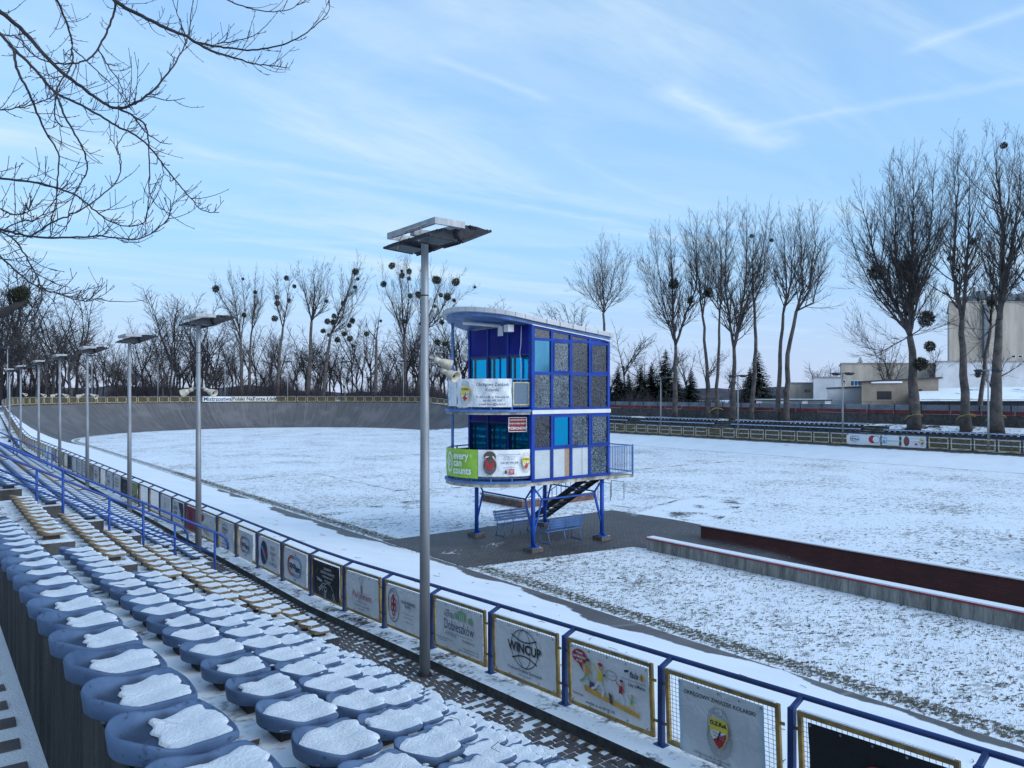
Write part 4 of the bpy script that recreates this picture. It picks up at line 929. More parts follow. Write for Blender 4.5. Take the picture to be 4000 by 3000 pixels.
def mast(loc, H, label, head='frame', group='floodlight masts along the near fence', r0=.088, r1=.058):
    o = thing('floodlight_mast', label, 'lamp post', loc, 0, group)
    MB().tube([(0, 0, -.15), (0, 0, H*.5), (0, 0, H-1.0), (0, 0, H)], [r0, (r0+r1)/2, r1*1.05, r1], 16).build('pole', GALV, o, True)
    MB().tube([(0, 0, H-.95), (0, 0, H-.93)], r1*1.09, 16).tube([(0, 0, -.1), (0, 0, .05)], r0*1.25, 16).build('collar', DARKM, o, True)
    if head == 'frame':
        f = MB()
        for x in (-.25, .25): f.box(x-.02, x+.02, -.72, .72, H+.03, H+.13)
        for y in (-.70, .70): f.box(-.23, .23, y-.02, y+.02, H+.031, H+.129)
        f.box(-.23, .23, -.06, .06, H-.02, H+.08)
        f.build('head_frame', GALV, o)
        c = MB(); H_ = H; H -= .07; c.tube([(-.275, -.5, H+.14), (-.29, -.2, H+.12), (-.29, .1, H+.13), (-.28, .3, H+.02), (-.3, .34, H-.12)], .008, 6); c.tube([(-.275, -.35, H+.13), (-.29, -.32, H-.02), (-.28, -.28, H-.1)], .008, 6); c.build('cable', HORN, o); H = H_
        for y in (-.40, .42):
            for sx in (-1, 1):
                fl = link('floodlight', FLOOD, o, (sx*.34+.02, y, H-.13), (0, R(8) if sx > 0 else R(14), 0 if sx > 0 else math.pi))
                if sx < 0: fl.rotation_euler = (0, R(-3), math.pi); fl.location = (-.03, y, H-.15); fl.scale = (.9, .95, .66)
                else: fl.rotation_euler = (0, R(-24), 0); fl.location = (.47, y, H-.08); fl.scale = (1, 1, .85)
                link('lamp_glass', FGL, fl)
                MB().box(-.02, .02, -.02, .02, 0, .08).build('hanger', GALV, fl, loc=(-.12 if sx > 0 else .0, 0, .2))
    else:
        MB().box(-.03, .03, -.85, .85, H-.02, H+.07).build('head_frame', GALV, o)
        for y in (-.62, .62):
            for sx in (-1, 1):
                fl = link('floodlight', FLOOD, o, (sx*.25, y, H-.08), (0, R(-20), 0 if sx > 0 else math.pi), (.8, .9, .7)); link('lamp_glass', FGL, fl)
    return o
WX = 6.2
LN = [(10.0, 'tall grey floodlight mast standing in front of the white hotel banner'), (22.2, 'grey floodlight mast standing in front of the crimson banner'), (31.2, 'grey floodlight mast in front of the olive green banner'), (40.4, 'fourth grey mast, with a pair of horn loudspeakers, past the olive banner mast'), (49.4, 'fifth grey mast along the near fence, one horn on its right side'), (59.2, 'sixth grey mast along the near fence before the curve')]
for i, (y, lab) in enumerate(LN):
    ztop = 7.98 if i == 0 else 7.60; mast((WX, y, walk(y)), ztop-walk(y), lab)
for y in (70.8, 80.4): mast((WX, y, walk(y)+.4*(y > 75)), 7.6-walk(y)-.4*(y > 75), 'thin grey mast where the near straight runs into the banked curve')
for u in (20, 55, 375, 626, 882, 1122, 1342, 1565, 1735):
    t = run_at(u, LS+1, LS+LT-1) if u > 60 else LS+4+u*.12; p = path(t, -.75); zg = terr(t, .75); mast((p.x, p.y, zg), 7.0, 'slim pale floodlight mast behind the fence of the banked curve', 'bar', 'masts round the curve', .075, .05)
for y, lab in ((55, 'first slim mast from the tower before the opposite stand'), (44.9, 'second slim mast from the tower before the opposite stand'), (33.9, 'third slim mast from the tower, beside the club banner on the far fence'), (22.2, 'fourth slim mast from the tower, before the tall trees by the block')):
    mast((65.15, y, .8), 6.5, lab, 'bar', 'masts before the opposite stand', .085, .055)
# horn loudspeakers on the masts
def horn(loc, rz, label, k=1.0):
    o = thing('horn_loudspeaker', label, 'loudspeaker', loc, rz, 'horn loudspeakers'); o.rotation_euler = (0, R(24), rz)
    P = [(0, .06), (.04, .085), (.09, .115), (.16, .135), (.24, .155), (.27, .165), (.272, .155), (.18, .12), (.10, .08)]
    rows = []
    for x, r_ in P: rows.append([(x*k+.10*k, r_*k*1.25*math.cos(a), r_*k*.85*math.sin(a)) for a in [2*math.pi*i/16 for i in range(17)]])
    MB().grid(rows).build('horn', HORN, o, True)
    MB().tube([(-.02*k, 0, .0), (.12*k, 0, 0)], .065*k, 12).build('driver', HORN, o, True); MB().box(-.14*k, .10*k, -.015*k, .015*k, -.02, .02).build('bracket', GALV, o)
    MB().tube([(.22*k, 0, 0), (.33*k, 0, 0)], .035*k, 8).build('core', DARKM, o, True)
    return o
horn((WX+.13, 9.9, 6.04), R(-25), 'large beige horn on the tallest mast, pointing towards the tower', .72); horn((WX+.22, 9.82, 5.86), R(-60), 'grey horn hanging just below the large horn on the tallest mast', .68)
horn((WX+.14, 22.05, 5.62), R(-45), 'beige horn on the right side of the mast by the crimson banner', .85); horn((WX-.14, 22.3, 5.62), R(150), 'beige horn on the left side of the mast by the crimson banner', .85)
for y, lab in ((40.4, 'fourth'), (49.4, 'fifth')):
    horn((WX+.14, y-.1, 5.45), R(-40), 'small horn on the right side of the %s mast' % lab, .8)
    horn((WX-.14, y+.05, 5.45), R(160), 'small horn on the left side of the %s mast' % lab, .8)
horn((WX+.14, 59.1, 5.45), R(-40), 'small horn on the sixth mast', .8); horn((WX+.14, 70.7, 5.5), R(-40), 'small horn on a thin mast near the curve', .8)

# ------------------------------------------------------------------ judges' tower
TX0, TX1, TY0, TY1 = 16.33, 20.07, 19.45, 23.15
tower = thing('judges_tower', 'two storey blue judges tower on four legs with curved balconies', 'tower', (18.2, 21.3, 0))
TO = Vector((18.2, 21.3, 0))
def tp(mb, name, mat, parent=None, smooth=False):
    """tower part given in world coordinates"""
    mb.v = [(x-TO.x, y-TO.y, z-TO.z) for x, y, z in mb.v]; return mb.build(name, mat, parent or tower, smooth)
LEGS = [(16.62, 19.72), (20.0, 19.72), (16.68, 23.15), (20.28, 23.30)]
for x, y in LEGS:
    lg = tp(MB().tube([(x, y, .18), (x, y, 2.32)], .078, 16), 'leg', TLEG, None, True)
    tp(MB().box(x-.16, x+.16, y-.16, y+.16, .16, .185), 'foot_plate', TLEG, lg)
    for a in range(4):
        dx, dy = math.cos(a*math.pi/2), math.sin(a*math.pi/2); tp(MB().bar((x+dx*.06, y+dy*.06, .26), (x+dx*.15, y+dy*.15, .185), .012, .06), 'gusset', TLEG, lg)
    tp(MB().box(x-.25, x+.25, y-.25, y+.25, .0, .16), 'footing', snowy('footing_concrete', (.15, .13, .12), (.09, .08, .075), .35, 3.0), lg)
def leg_strut(i, j):
    (x0, y0), (x1, y1) = LEGS[i], LEGS[j]; d = Vector((x1-x0, y1-y0, 0)); L_ = d.length; d.normalize()
    A, B = Vector((x0, y0, 0)), Vector((x1, y1, 0))
    m_ = MB(); a1 = A+d*.42; b1 = B-d*.42; z1 = 1.78
    m_.bar(A+Vector((0, 0, .55)), a1+Vector((0, 0, z1)), .05); m_.bar(B+Vector((0, 0, .55)), b1+Vector((0, 0, z1)), .05)
    m_.bar(a1+Vector((0, 0, z1)), b1+Vector((0, 0, z1)), .05)
    m_.bar(a1+Vector((0, 0, z1)), A+Vector((0, 0, 2.25)), .045); m_.bar(b1+Vector((0, 0, z1)), B+Vector((0, 0, 2.25)), .045)
    tp(m_, 'brace', TLEG)
leg_strut(0, 1); leg_strut(0, 2); leg_strut(1, 3)
ACX, ACY, ARX, ARY = 16.33, 21.3, 1.93, 1.86
def arc(k=1.0, n=28, a0=-90, a1=90, dx=0.0): return [(ACX+dx-ARX*k*math.cos(R(a0+(a1-a0)*i/n)), ACY+ARY*k*math.sin(R(a0+(a1-a0)*i/n))) for i in range(n+1)]
def plan(k=1.0, xr=TX1, dy=0.0): # counter-clockwise outline: curved front plus box
    P = arc(k); return [(xr, ACY-ARY*k)]+[(xr, ACY+ARY*k)]+P[::-1]
# slabs
tp(MB().prism(plan(1.0, 20.1), 2.33, 2.45), 'floor_slab', TSLAB); tp(MB().prism([(20.1, 19.5), (21.5, 19.5), (21.5, 23.0), (20.1, 23.0)], 2.28, 2.38), 'rear_balcony_slab', TSLAB)
tp(MB().prism(arc(1.02)[::-1]+[], 2.452, 2.52), 'balcony_edge', TBAL); tp(MB().prism(plan(.995, TX1), 4.78, 4.86), 'floor_slab', TSLAB); tp(MB().prism(arc(1.02)[::-1], 4.862, 4.95), 'balcony_edge', TBAL)
tp(MB().prism([(TX0+.25, TY0+.12), (TX1-.1, TY0+.12), (TX1-.1, TY1-.1), (TX0+.25, TY1-.1)], 2.452, 2.47), 'inner_floor', TCEIL)
def ztop(x): return 8.13+(16.33-x)*.16 if x < 16.33 else 8.13-(x-16.33)*.1
zo = lambda x, y: ztop(x)-8.13
tp(MB().prism([(20.2, 19.3), (20.2, 23.3)]+arc(1.06)[::-1], 7.98, 8.13, zo), 'roof', TROOF)
tp(MB().prism([(20.12, 19.4), (20.12, 23.2)]+arc(.985)[::-1], 7.86, 7.978, zo), 'roof_beam', TBAL)
seam = MB()
for p, q in zip(arc(1.062, 18)[:-1], arc(1.062, 18)[1:]): seam.box(p[0]-.004, p[0]+.004, p[1]-.004, p[1]+.004, 7.985+zo(*p), 8.132+zo(*p))
for i in range(6): x = 16.9+i*.62; seam.box(x-.004, x+.004, 19.292, 19.31, 7.985+zo(x, 0), 8.132+zo(x, 0))
tp(seam, 'fascia_seams', TCEIL); tp(MB().prism([(20.18, 19.33), (20.18, 23.27)]+arc(1.05)[::-1], 8.131, 8.142, zo), 'snow_cap', SNOW)
tp(MB().quadbox([(16.3, 19.36, 7.835), (20.12, 19.36, 7.445), (20.12, 19.39, 7.445), (16.3, 19.39, 7.835), (16.3, 19.36, 7.865), (20.12, 19.36, 7.475), (20.12, 19.39, 7.475), (16.3, 19.39, 7.865)]), 'trim', TWHITE)
tp(MB().box(16.30, 20.11, 19.365, 19.392, 4.79, 4.93), 'trim', TWHITE)
# right facade (faces the camera's right): grid of frames and panes
MUL = [16.33, 17.23, 18.14, 19.07, 20.07]; ROWS = [2.46, 3.60, 4.78, 4.95, 6.20, 7.38]
wt = lambda x: 7.83-(x-16.33)*.105
fw = .055
for x in MUL:
    xa, xb = max(x-fw, 16.30), min(x+fw, 20.09)
    if x == 16.33: xa, xb = 16.29, 16.43
    if x == 20.07: xa, xb = 19.98, 20.10
    tp(MB().quadbox([(xa, 19.40, 2.46), (xb, 19.40, 2.46), (xb, 19.5, 2.46), (xa, 19.5, 2.46), (xa, 19.40, wt(xa)), (xb, 19.40, wt(xb)), (xb, 19.5, wt(xb)), (xa, 19.5, wt(xa))]), 'mullion', TBLUE)
for z, h in ((2.46, .10), (3.55, .09), (4.71, .075), (4.935, .075), (6.15, .10), (7.33, .09)):
    for a, b_ in zip(MUL[:-1], MUL[1:]): tp(MB().box(a+fw, b_-fw, 19.41, 19.49, z, z+h), 'transom', TBLUE)
for a, b_ in zip(MUL[:-1], MUL[1:]):
    xa, xb = a+fw, b_-fw; tp(MB().quadbox([(xa, 19.41, wt(xa)-.07), (xb, 19.41, wt(xb)-.07), (xb, 19.49, wt(xb)-.07), (xa, 19.49, wt(xa)-.07), (xa, 19.41, wt(xa)), (xb, 19.41, wt(xb)), (xb, 19.49, wt(xb)), (xa, 19.49, wt(xa))]), 'transom', TBLUE)
tp(MB().box(16.3, 20.1, 19.36, 19.40, 2.47, 2.53), 'sill', TBLUE); tp(MB().box(16.3, 20.1, 19.36, 19.398, 4.935, 4.99), 'sill', TBLUE)
PANE = [[CRKW, CRKW, CRKW, CRK2], [CRK, GFILM, CRK2, CRK2], None, [CRK2, CRK2, CRK, CRK], [GTEAL, CRK2, CRK, CRK]]
for r, (z0, z1) in enumerate(((2.56, 3.55), (3.64, 4.71), (4.78, 4.95), (5.01, 6.15), (6.25, 7.33))):
    if PANE[r] is None: continue
    for c in range(4):
        xa, xb = MUL[c]+fw, MUL[c+1]-fw; mt = PANE[r][c]
        sash = (r == 4 and c in (1, 3)) or (r == 1 and c in (1, 3))
        if sash:
            fr = MB(); w_ = .05; fr.box(xa, xa+w_, 19.385, 19.44, z0, z1).box(xb-w_, xb, 19.385, 19.44, z0, z1).box(xa+w_, xb-w_, 19.386, 19.44, z0, z0+w_).box(xa+w_, xb-w_, 19.386, 19.44, z1-w_, z1)
            sh = tp(fr, 'sash', TBLUE); tp(MB().box(xa+w_, xb-w_, 19.43, 19.436, z0+w_, z1-w_), 'pane', mt, sh); continue
        tp(MB().box(xa, xb, 19.45, 19.456, z0, z1), 'pane', mt)
tp(MB().box(17.86, 18.085, 19.442, 19.449, 2.56, 3.55), 'chipboard', BOARD); tp(MB().box(18.70, 18.712, 19.440, 19.449, 2.56, 3.55), 'board_joint', TCEIL)
for c in range(4): # sloping top lights
    xa, xb = MUL[c]+fw, MUL[c+1]-fw; za, zb2 = wt(xa)-.07, wt(xb)-.07
    tp(MB().quadbox([(xa, 19.45, 7.42), (xb, 19.45, 7.42), (xb, 19.456, 7.42), (xa, 19.456, 7.42), (xa, 19.45, za), (xb, 19.45, max(zb2, 7.425)), (xb, 19.456, max(zb2, 7.425)), (xa, 19.456, za)]), 'pane', CRK)
# closed back and far side
for z0_, z1_ in ((2.46, 3.0), (4.55, 5.4), (6.9, 7.42)): tp(MB().box(20.06, 20.09, 19.5, 23.1, z0_, z1_), 'rear_wall', TPANEL); tp(MB().box(16.42, 20.05, 23.10, 23.15, z0_, z1_), 'side_wall', TPANEL)
for z0_, z1_ in ((3.0, 4.55), (5.4, 6.9)):
    for y in (19.55, 20.7, 21.9, 23.05): tp(MB().box(20.05, 20.09, y-.06, y+.06, z0_, z1_), 'mullion', TBLUE)
    for x in (16.5, 17.23, 18.14, 19.07, 20.0): tp(MB().box(x-.05, x+.05, 23.10, 23.15, z0_, z1_), 'mullion', TBLUE)
    tp(MB().box(20.07, 20.074, 19.6, 23.0, z0_, z1_), 'pane', GFILM); tp(MB().box(16.55, 19.95, 23.12, 23.124, z0_, z1_), 'pane', GFILM)
tp(MB().box(16.45, 20.05, 19.8, 23.0, 7.36, 7.40), 'ceiling', TCEIL)
# front facade behind the balconies
FY = [19.5, 20.72, 21.92, 23.1]
for (z0, zw0, zw1, z1) in ((2.52, 3.02, 4.42, 4.78), (4.95, 5.50, 6.82, 7.86)):
    for y in FY: tp(MB().box(16.28, 16.40, y-.05, y+.05, z0, z1), 'mullion', TBLUE)
    for a, b_ in zip(FY[:-1], FY[1:]):
        tp(MB().box(16.31, 16.37, a+.05, b_-.05, zw1+.06, z1), 'panel', TPANEL); tp(MB().box(16.29, 16.39, a+.05, b_-.05, zw1, zw1+.06), 'transom', TBLUE); tp(MB().box(16.29, 16.39, a+.05, b_-.05, zw0-.06, zw0), 'transom', TBLUE); tp(MB().box(16.31, 16.37, a+.05, b_-.05, z0, zw0-.06), 'panel', TPANEL)
        fr = MB(); w_ = .075; fr.box(16.32, 16.38, a+.05, a+.05+w_, zw0, zw1).box(16.32, 16.38, b_-.05-w_, b_-.05, zw0, zw1).box(16.321, 16.379, a+.05+w_, b_-.05-w_, zw0, zw0+w_).box(16.321, 16.379, a+.05+w_, b_-.05-w_, zw1-w_, zw1)
        if z0 < 3 or a == FY[2]: fr.box(16.322, 16.378, a+.05+w_, b_-.05-w_, zw0+.30, zw0+.36)
        sh = tp(fr, 'window_frame', GDARK); tp(MB().box(16.345, 16.351, a+.05+w_, b_-.05-w_, zw0+w_, zw1-w_), 'pane', GFILM, sh)
        tp(MB().box(16.33, 16.344, b_-.38, b_-.28, zw0+w_, zw1-w_), 'curtain_edge', GDARK, sh)
# balcony railings: posts, rails, framed mesh panels
for z0 in (2.52, 4.95):
    A9 = arc(.955, 8)
    for x, y in A9[1:-1]: tp(MB().box(x-.022, x+.022, y-.022, y+.022, z0, z0+1.02), 'baluster', TBAL)
    tp(MB().tube([(x, y, z0+1.03) for x, y in arc(.955, 30)], .024, 8), 'rail', TBAL, None, True)
    tp(MB().tube([(x, y, z0+.10) for x, y in arc(.955, 30)], .016, 8), 'rail', TBAL, None, True)
    for p, q in zip(A9[:-1], A9[1:]):
        P, Q = Vector((*p, 0)), Vector((*q, 0)); d = (Q-P).normalized(); P = P+d*.06; Q = Q-d*.06; f = MB()
        for zz in (z0+.16, z0+.92): f.bar(P+Vector((0, 0, zz)), Q+Vector((0, 0, zz)), .035)
        for e in (P, Q): f.bar(e+Vector((0, 0, z0+.143)), e+Vector((0, 0, z0+.937)), .035, .035, Vector((1, 0, 0)))
        fo = tp(f, 'panel_frame', YELP); tp(MB().bar(P+Vector((0, 0, z0+.54)), Q+Vector((0, 0, z0+.54)), .004, .74), 'mesh_sheet', pm('balcony_mesh', (.10, .15, .20), .6, .2, 20.0), fo)
for x, y in ((14.72, 21.9), (14.95, 20.45)): tp(MB().tube([(x, y, 2.5), (x, y, 7.98)], .045, 10) if y > 21 else MB().tube([(x+.3, y+2.2, 2.5), (x+.3, y+2.2, 7.98)], .04, 10), 'balcony_column', TBAL, None, True)
tp(MB().tube([(14.9, 21.5, 7.98), (15.9, 20.6, 7.86)], .06, 8).box(15.7, 15.95, 19.95, 20.2, 7.62, 7.86).box(15.75, 15.79, 20.35, 20.6, 7.5, 7.84), 'canopy_lights', TWHITE)
tp(MB().tube([(16.2, 19.85, 7.84), (16.18, 19.85, 7.2), (16.2, 19.93, 6.9), (16.18, 19.84, 6.5), (16.2, 19.88, 5.0)], .010, 6), 'cable', TWHITE, None, True)
# rear balcony rail
rb = MB()
for z in (2.5, 3.5): rb.bar((20.12, 19.52, z), (21.48, 19.52, z), .035); rb.bar((21.48, 19.52, z), (21.48, 22.95, z), .035)
for i in range(16): x = 20.18+i*1.28/15; rb.bar((x, 19.52, 2.5), (x, 19.52, 3.5), .012, .012, Vector((1, 0, 0)))
for i in range(38): y = 19.6+i*3.3/37; rb.bar((21.48, y, 2.5), (21.48, y, 3.5), .012, .012, Vector((1, 0, 0)))
for x, y in ((20.13, 19.52), (21.48, 19.52), (21.48, 22.95)): rb.bar((x, y, 2.38), (x, y, 3.54), .05, .05, Vector((1, 0, 0)))
tp(rb, 'rear_railing', TBAL)
# stair
stp = MB(); A = Vector((20.55, 24.6, .02)); B = Vector((20.55, 20.9, 2.33)); nst = 12
for dx in (0, .80): stp.bar(A+Vector((dx, 0, .05)), B+Vector((dx, 0, -.02)), .05, .22)
tp(stp, 'stair_stringers', DARKM)
for i in range(nst):
    p = A.lerp(B, (i+.7)/nst); tp(MB().box(p.x+.03, p.x+.77, p.y-.13, p.y+.13, p.z+.0, p.z+.035), 'stair_tread', DARKM)
hr = MB()
for dx in (0, .80):
    hr.tube([A+Vector((dx, .1, .95)), B+Vector((dx, 0, .95))], .02, 8)
    for i in range(14): p = A.lerp(B, i/13)+Vector((dx, 0, 0)); hr.bar(p, p+Vector((0, 0, .95)), .012, .012, Vector((1, 0, 0)))
tp(hr, 'stair_railing', TBAL)
# banners on the tower
def bent_banner(name, a0, a1, z0, h, mat, label, k=.985, wave=.012, dz=0.0):
    """sheet wrapped round the balcony front; local x runs along the curve"""
    n = 26; rows = []; rr = random.Random(label); ph = rr.uniform(0, 6)
    for j in range(9):
        row = []
        for i in range(n+1):
            a = R(a0+(a1-a0)*i/n); w_ = wave*(math.sin(i*.9+j*.7+ph)+.7*math.sin(i*2.1-j*1.3))*(.3+.7*(1-abs(j/4-1)*.5))/ARX
            row.append((ACX-ARX*(k+w_)*math.cos(a), ACY+ARY*(k+w_)*math.sin(a), z0+h*j/8+dz*i/n))
        rows.append(row)
    m_ = MB(); m_.grid(rows); o_ = tag(m_.build(name, mat, None, True), label, 'banner'); return o_
class Flat(Banner):
    def __init__(s, loc, rz): s.o = tag(link('x', None, None, loc, (0, 0, rz)), None); s.d = 0.0
def bent_print(parent, drawer, amid, z, k=1.0, sx=1.0):
    """print lying on the wrapped sheet: draw flat, then wrap every vertex round the balcony curve"""
    fb = Flat((0, 0, 0), 0); drawer(fb); bpy.context.view_layer.update()
    for ch in list(fb.o.children):
        me = ch.data; M = ch.matrix_world.copy() if False else Matrix.LocRotScale(ch.location, ch.rotation_euler, ch.scale)
        for v in me.vertices:
            p = M @ v.co; a = R(amid)-p.x*sx/ARX; kk = k-p.y/ARX; v.co = (ACX-ARX*kk*math.cos(a), ACY+ARY*kk*math.sin(a), z+p.z)
        ch.parent = parent; ch.location = (0, 0, 0); ch.rotation_euler = (0, 0, 0); ch.scale = (1, 1, 1)
    bpy.data.objects.remove(fb.o)
# reader stands outside: going right means going towards smaller angle (towards s = 19.5)
g1 = bent_banner('advertising_banner', 36, -31.4, 2.62, .98, VGREEN, 'lime green recycling banner wrapped round the lower balcony')
def dr(b):
    b.text('every', .10, .24, .36, PWHITE, .008); b.text('can', -.06, -.0, .36, PWHITE, .008); b.text('counts', .16, -.26, .36, PWHITE, .008); b.text('®', .62, .25, .12, PWHITE)
    b.lines([[(-.62, -.25), (-.78, .0), (-.66, .28), (-.52, .36)], [(-.52, .36), (-.40, .12), (-.42, -.18)], [(-.42, -.22), (-.58, -.33), (-.70, -.2)]], .06, PWHITE); b.ring(-.60, .02, .06, .14, .035, PWHITE, n=20); b.text('8', -.60, .02, .16, PWHITE, .004)
bent_print(g1, dr, -9, 3.13, 1.035, .86)
g2 = bent_banner('advertising_banner', -31.8, -88, 2.70, .90, VBRIGHT, 'white cycling association banner with two crests on the lower balcony', .99)
def dr(b):
    b.disc(-.62, -.08, .26, .30, PBROWN); b.disc(-.62, .22, .24, .19, PBROWN); b.flat([(-.80, .20), (-.44, .20), (-.46, -.10), (-.62, -.26), (-.78, -.10)], PRED); b.flat([(-.81, .12), (-.43, .12), (-.43, .19), (-.47, .24), (-.77, .24), (-.81, .19)], PWHITE); b.text('H.T.KOL.', -.62, .17, .075, BLACK)
    b.lines([[(-.62+.13*math.cos(a), -.12+.14*math.sin(a)), (-.62+.24*math.cos(a), -.12+.25*math.sin(a))] for a in [R(190+i*160/14) for i in range(15)]], .012, PGREY); b.text('zał. 1925', -.62, -.40, .07, PNAVY)
    for i, tx in enumerate(('Okręgowy Związek Kolarski', 'ul. Północna 36', '91-425 Łódź')): b.text(tx, .15, .30-.08*i, .075, PNAVY)
    b.text('Tel: 601 995 508', .15, .02, .10, PNAVY, .002); b.text('e-mail: biuro@lozkol.pl', .12, -.13, .05, PNAVY); b.text('www.lozkol.pl', .12, -.19, .05, PNAVY); b.flat([(.13, -.38), (.33, -.38), (.33, -.2), (.13, -.2)], PRED); b.lines([[(.16, -.24), (.30, -.24)], [(.16, -.28), (.30, -.28)], [(.16, -.32), (.30, -.32)]], .012, PWHITE); b.disc(.0, -.29, .05, .07, PBROWN)
    shield(b, .82, .0, 1.05)
bent_print(g2, dr, -60.5, 3.15, 1.03, .86)
g3 = bent_banner('advertising_banner', 17, -3, 5.06, .92, VBRIGHT, 'narrow white banner at the rounded end of the upper balcony', .985)
bent_print(g3, lambda b: (b.ring(-.05, .05, .22, .26, .03, PBLUE, -80, 80), b.text('m', -.05, .05, .2, PNAVY)), 9, 5.5, 1.03)
g4 = bent_banner('advertising_banner', -3.4, -67, 5.04, .96, VBRIGHT, 'creased white and blue association banner on the upper balcony', .985, .03)
def dr(b):
    shield(b, -.60, .0, 1.25); b.text('Okręgowy Związek', .45, .30, .16, PNAVY, .002, .9); b.text('Kolarski', .45, .12, .16, PNAVY, .002, .9)
    for i, tx in enumerate(('91-425 Łódź, ul. Północna 36', 'tel: 601 995 508', 'e-mail: biuro@lozkol.pl')): b.text(tx, .45, -.12-.12*i, .105, PNAVY, .002, .95)
bent_print(g4, dr, -35, 5.5, 1.045, .92)
sg = Banner('warning_sign', .66, .50, vinyl('sign_red', (.20, .012, .015), .2), (15.95, 19.75, 4.44), math.atan2(-.35, .94), 'dark red warning board hanging under the upper balcony', 'sign', wave=0, eyelets=False, thick=.02)
sg.lines([[(-.32, -.24), (.32, -.24), (.32, .24), (-.32, .24), (-.32, -.24)]], .018, PWHITE); sg.text('OSOBOM NIEUPOWAŻNIONYM', 0, .155, .062, PWHITE, .001, .72); sg.text('WSTĘP NA TEREN OBIEKTU', 0, .03, .068, PWHITE, .001, .72); sg.text('WZBRONIONY', 0, -.13, .13, PWHITE, .002, .78)

# benches under the tower
def bench(loc, rz, label):
    o = thing('bench', label, 'bench', loc, rz, 'benches under the tower'); W_ = .88
    for i in range(4): MB().box(-W_, W_, .05+i*.105, .05+i*.105+.085, .43, .46).build('seat_slat', TBAL, o)
    for i in range(4):
        z = .54+i*.10; y = .46+i*.035; MB().quadbox([(-W_, y, z), (W_, y, z), (W_, y+.03, z), (-W_, y+.03, z), (-W_, y+.03, z+.08), (W_, y+.03, z+.08), (W_, y+.06, z+.08), (-W_, y+.06, z+.08)]).build('back_slat', TBAL, o)
    for x in (-.78, 0, .78):
        MB().tube([(x, .02, 0), (x, .0, .2), (x, .06, .42), (x, .42, .42), (x, .52, .6), (x, .63, .95)], .018, 6).tube([(x, .55, 0), (x, .46, .22), (x, .44, .43)], .018, 6).build('leg_frame', TBAL, o, True)
    for x in (-.78, .78): MB().tube([(x, .50, .66), (x, .2, .68), (x, .02, .64), (x, .0, .5), (x, .05, .44)], .014, 6).build('armrest', TBAL, o, True)
    for x in (-.78, .78): MB().bar((x, 0, .02), (x, .56, .02), .03).build('foot_rail', TBAL, o)
bench((18.6, 20.72, .022), math.pi, 'pale blue slatted bench seen from behind, beside the front tower leg')
bench((18.2, 22.35, .022), 0, 'pale blue slatted bench facing the stand, between the rear tower legs')
# fix facing: bench local +y is its back
# podium and railings beyond the tower
pd = thing('podium', 'low snow topped concrete podium with red brick side behind the tower', 'podium', (24.6, 29.1, 0))
MB().box(-2.2, 2.6, -1.7, 1.5, 0, .34).build('base', snowy('podium_wall', (.22, .12, .10), (.10, .07, .065), .2, 2.0), pd); MB().box(-2.28, 2.68, -1.78, 1.58, .34, .44).build('edge', RAMPC, pd); MB().box(-2.24, 2.64, -1.74, 1.54, .44, .475).build('snow_cap', SNOW, pd)
pr = thing('handrail', 'thin brown handrail loops on the far side of the podium', 'railing', (27.6, 26.6, 0))
for x in (0, 1.0): MB().tube([(x, 0, 0), (x, 0, .9), (x, .9, .9), (x, .9, 0)], .018, 6).build('loop', pm('brown_rail', (.08, .05, .045), .6), pr)
# snow topped table at the right edge
tb = thing('table', 'blue edged table with a snow covered top on the infield', 'table', (30.0, 6.0, 0))
MB().box(-1.3, 1.3, -1.6, 1.6, 1.00, 1.08).build('table_top', BLUEP, tb); MB().box(-1.27, 1.27, -1.57, 1.57, 1.08, 1.12).build('snow_cap', SNOW, tb)
for sx in (-1, 1):
    for sy in (-1, 1): MB().box(sx*1.0-.05, sx*1.0+.05, sy*1.2-.05, sy*1.2+.05, 0, 1.0).build('leg', DARKM, tb)
MB().box(-1.1, 1.1, -1.3, 1.3, .90, .998).build('apron', DARKM, tb)

# ------------------------------------------------------------------ opposite stand, walls behind it
fs = thing('concrete_stand', 'opposite concrete terrace with snowy seat rows and stair gaps', 'stand', (66, 30, 0)); FO = Vector((66, 30, 0))
def fp(mb, name, mat): mb.v = [(x-FO.x, y-FO.y, z-FO.z) for x, y, z in mb.v]; return mb.build(name, mat, fs)
FSEC = [(-12, 31.6), (33.6, 47.6), (49.8, 60.6), (62.6, 76)]
fseat = MB(); fmid = []
for a, b_ in FSEC:
    for k in range(4):
        if a == -12 and k == 3: continue
        n0 = 66.0+.8*k; z = 1.22+.42*k; fp(MB().box(n0, n0+.80+(2.4 if (a == -12 and k == 2) else 0), a, b_, .5, z), 'tier', FARC)
        y = a+.25
        while y < b_-.2:
            xc = n0+.24
            def bx(x0, x1, z0, z1, m_, dy=.2):
                q = len(fseat.f); fseat.box(x0, x1, y-dy, y+dy, z0, z1); fmid.extend([m_]*(len(fseat.f)-q))
            bx(xc-.2, xc+.2, z+.09, z+.15, 0 if k % 2 else 0); bx(xc+.14, xc+.2, z+.151, z+.24, 0); bx(xc-.21, xc+.13, z+.152, z+.18, 1, .19); bx(xc-.1, xc+.1, z, z+.089, 2, .12)
            y += .5
for a, b_ in ((31.6, 33.6), (47.6, 49.8), (60.6, 62.6)):
    for k in range(8): fp(MB().box(65.9+.4*k, 69.2, a+.01, b_-.01, .86+.21*k, 1.05+.21*k), 'stair_step', FARC)
fo = fseat.build('far_seats', [BLUE, SNOW, WET]); fo.data.polygons.foreach_set('material_index', fmid); tag(fo, 'rows of small snow covered seats on the opposite stand', 'seats', kind='stuff')
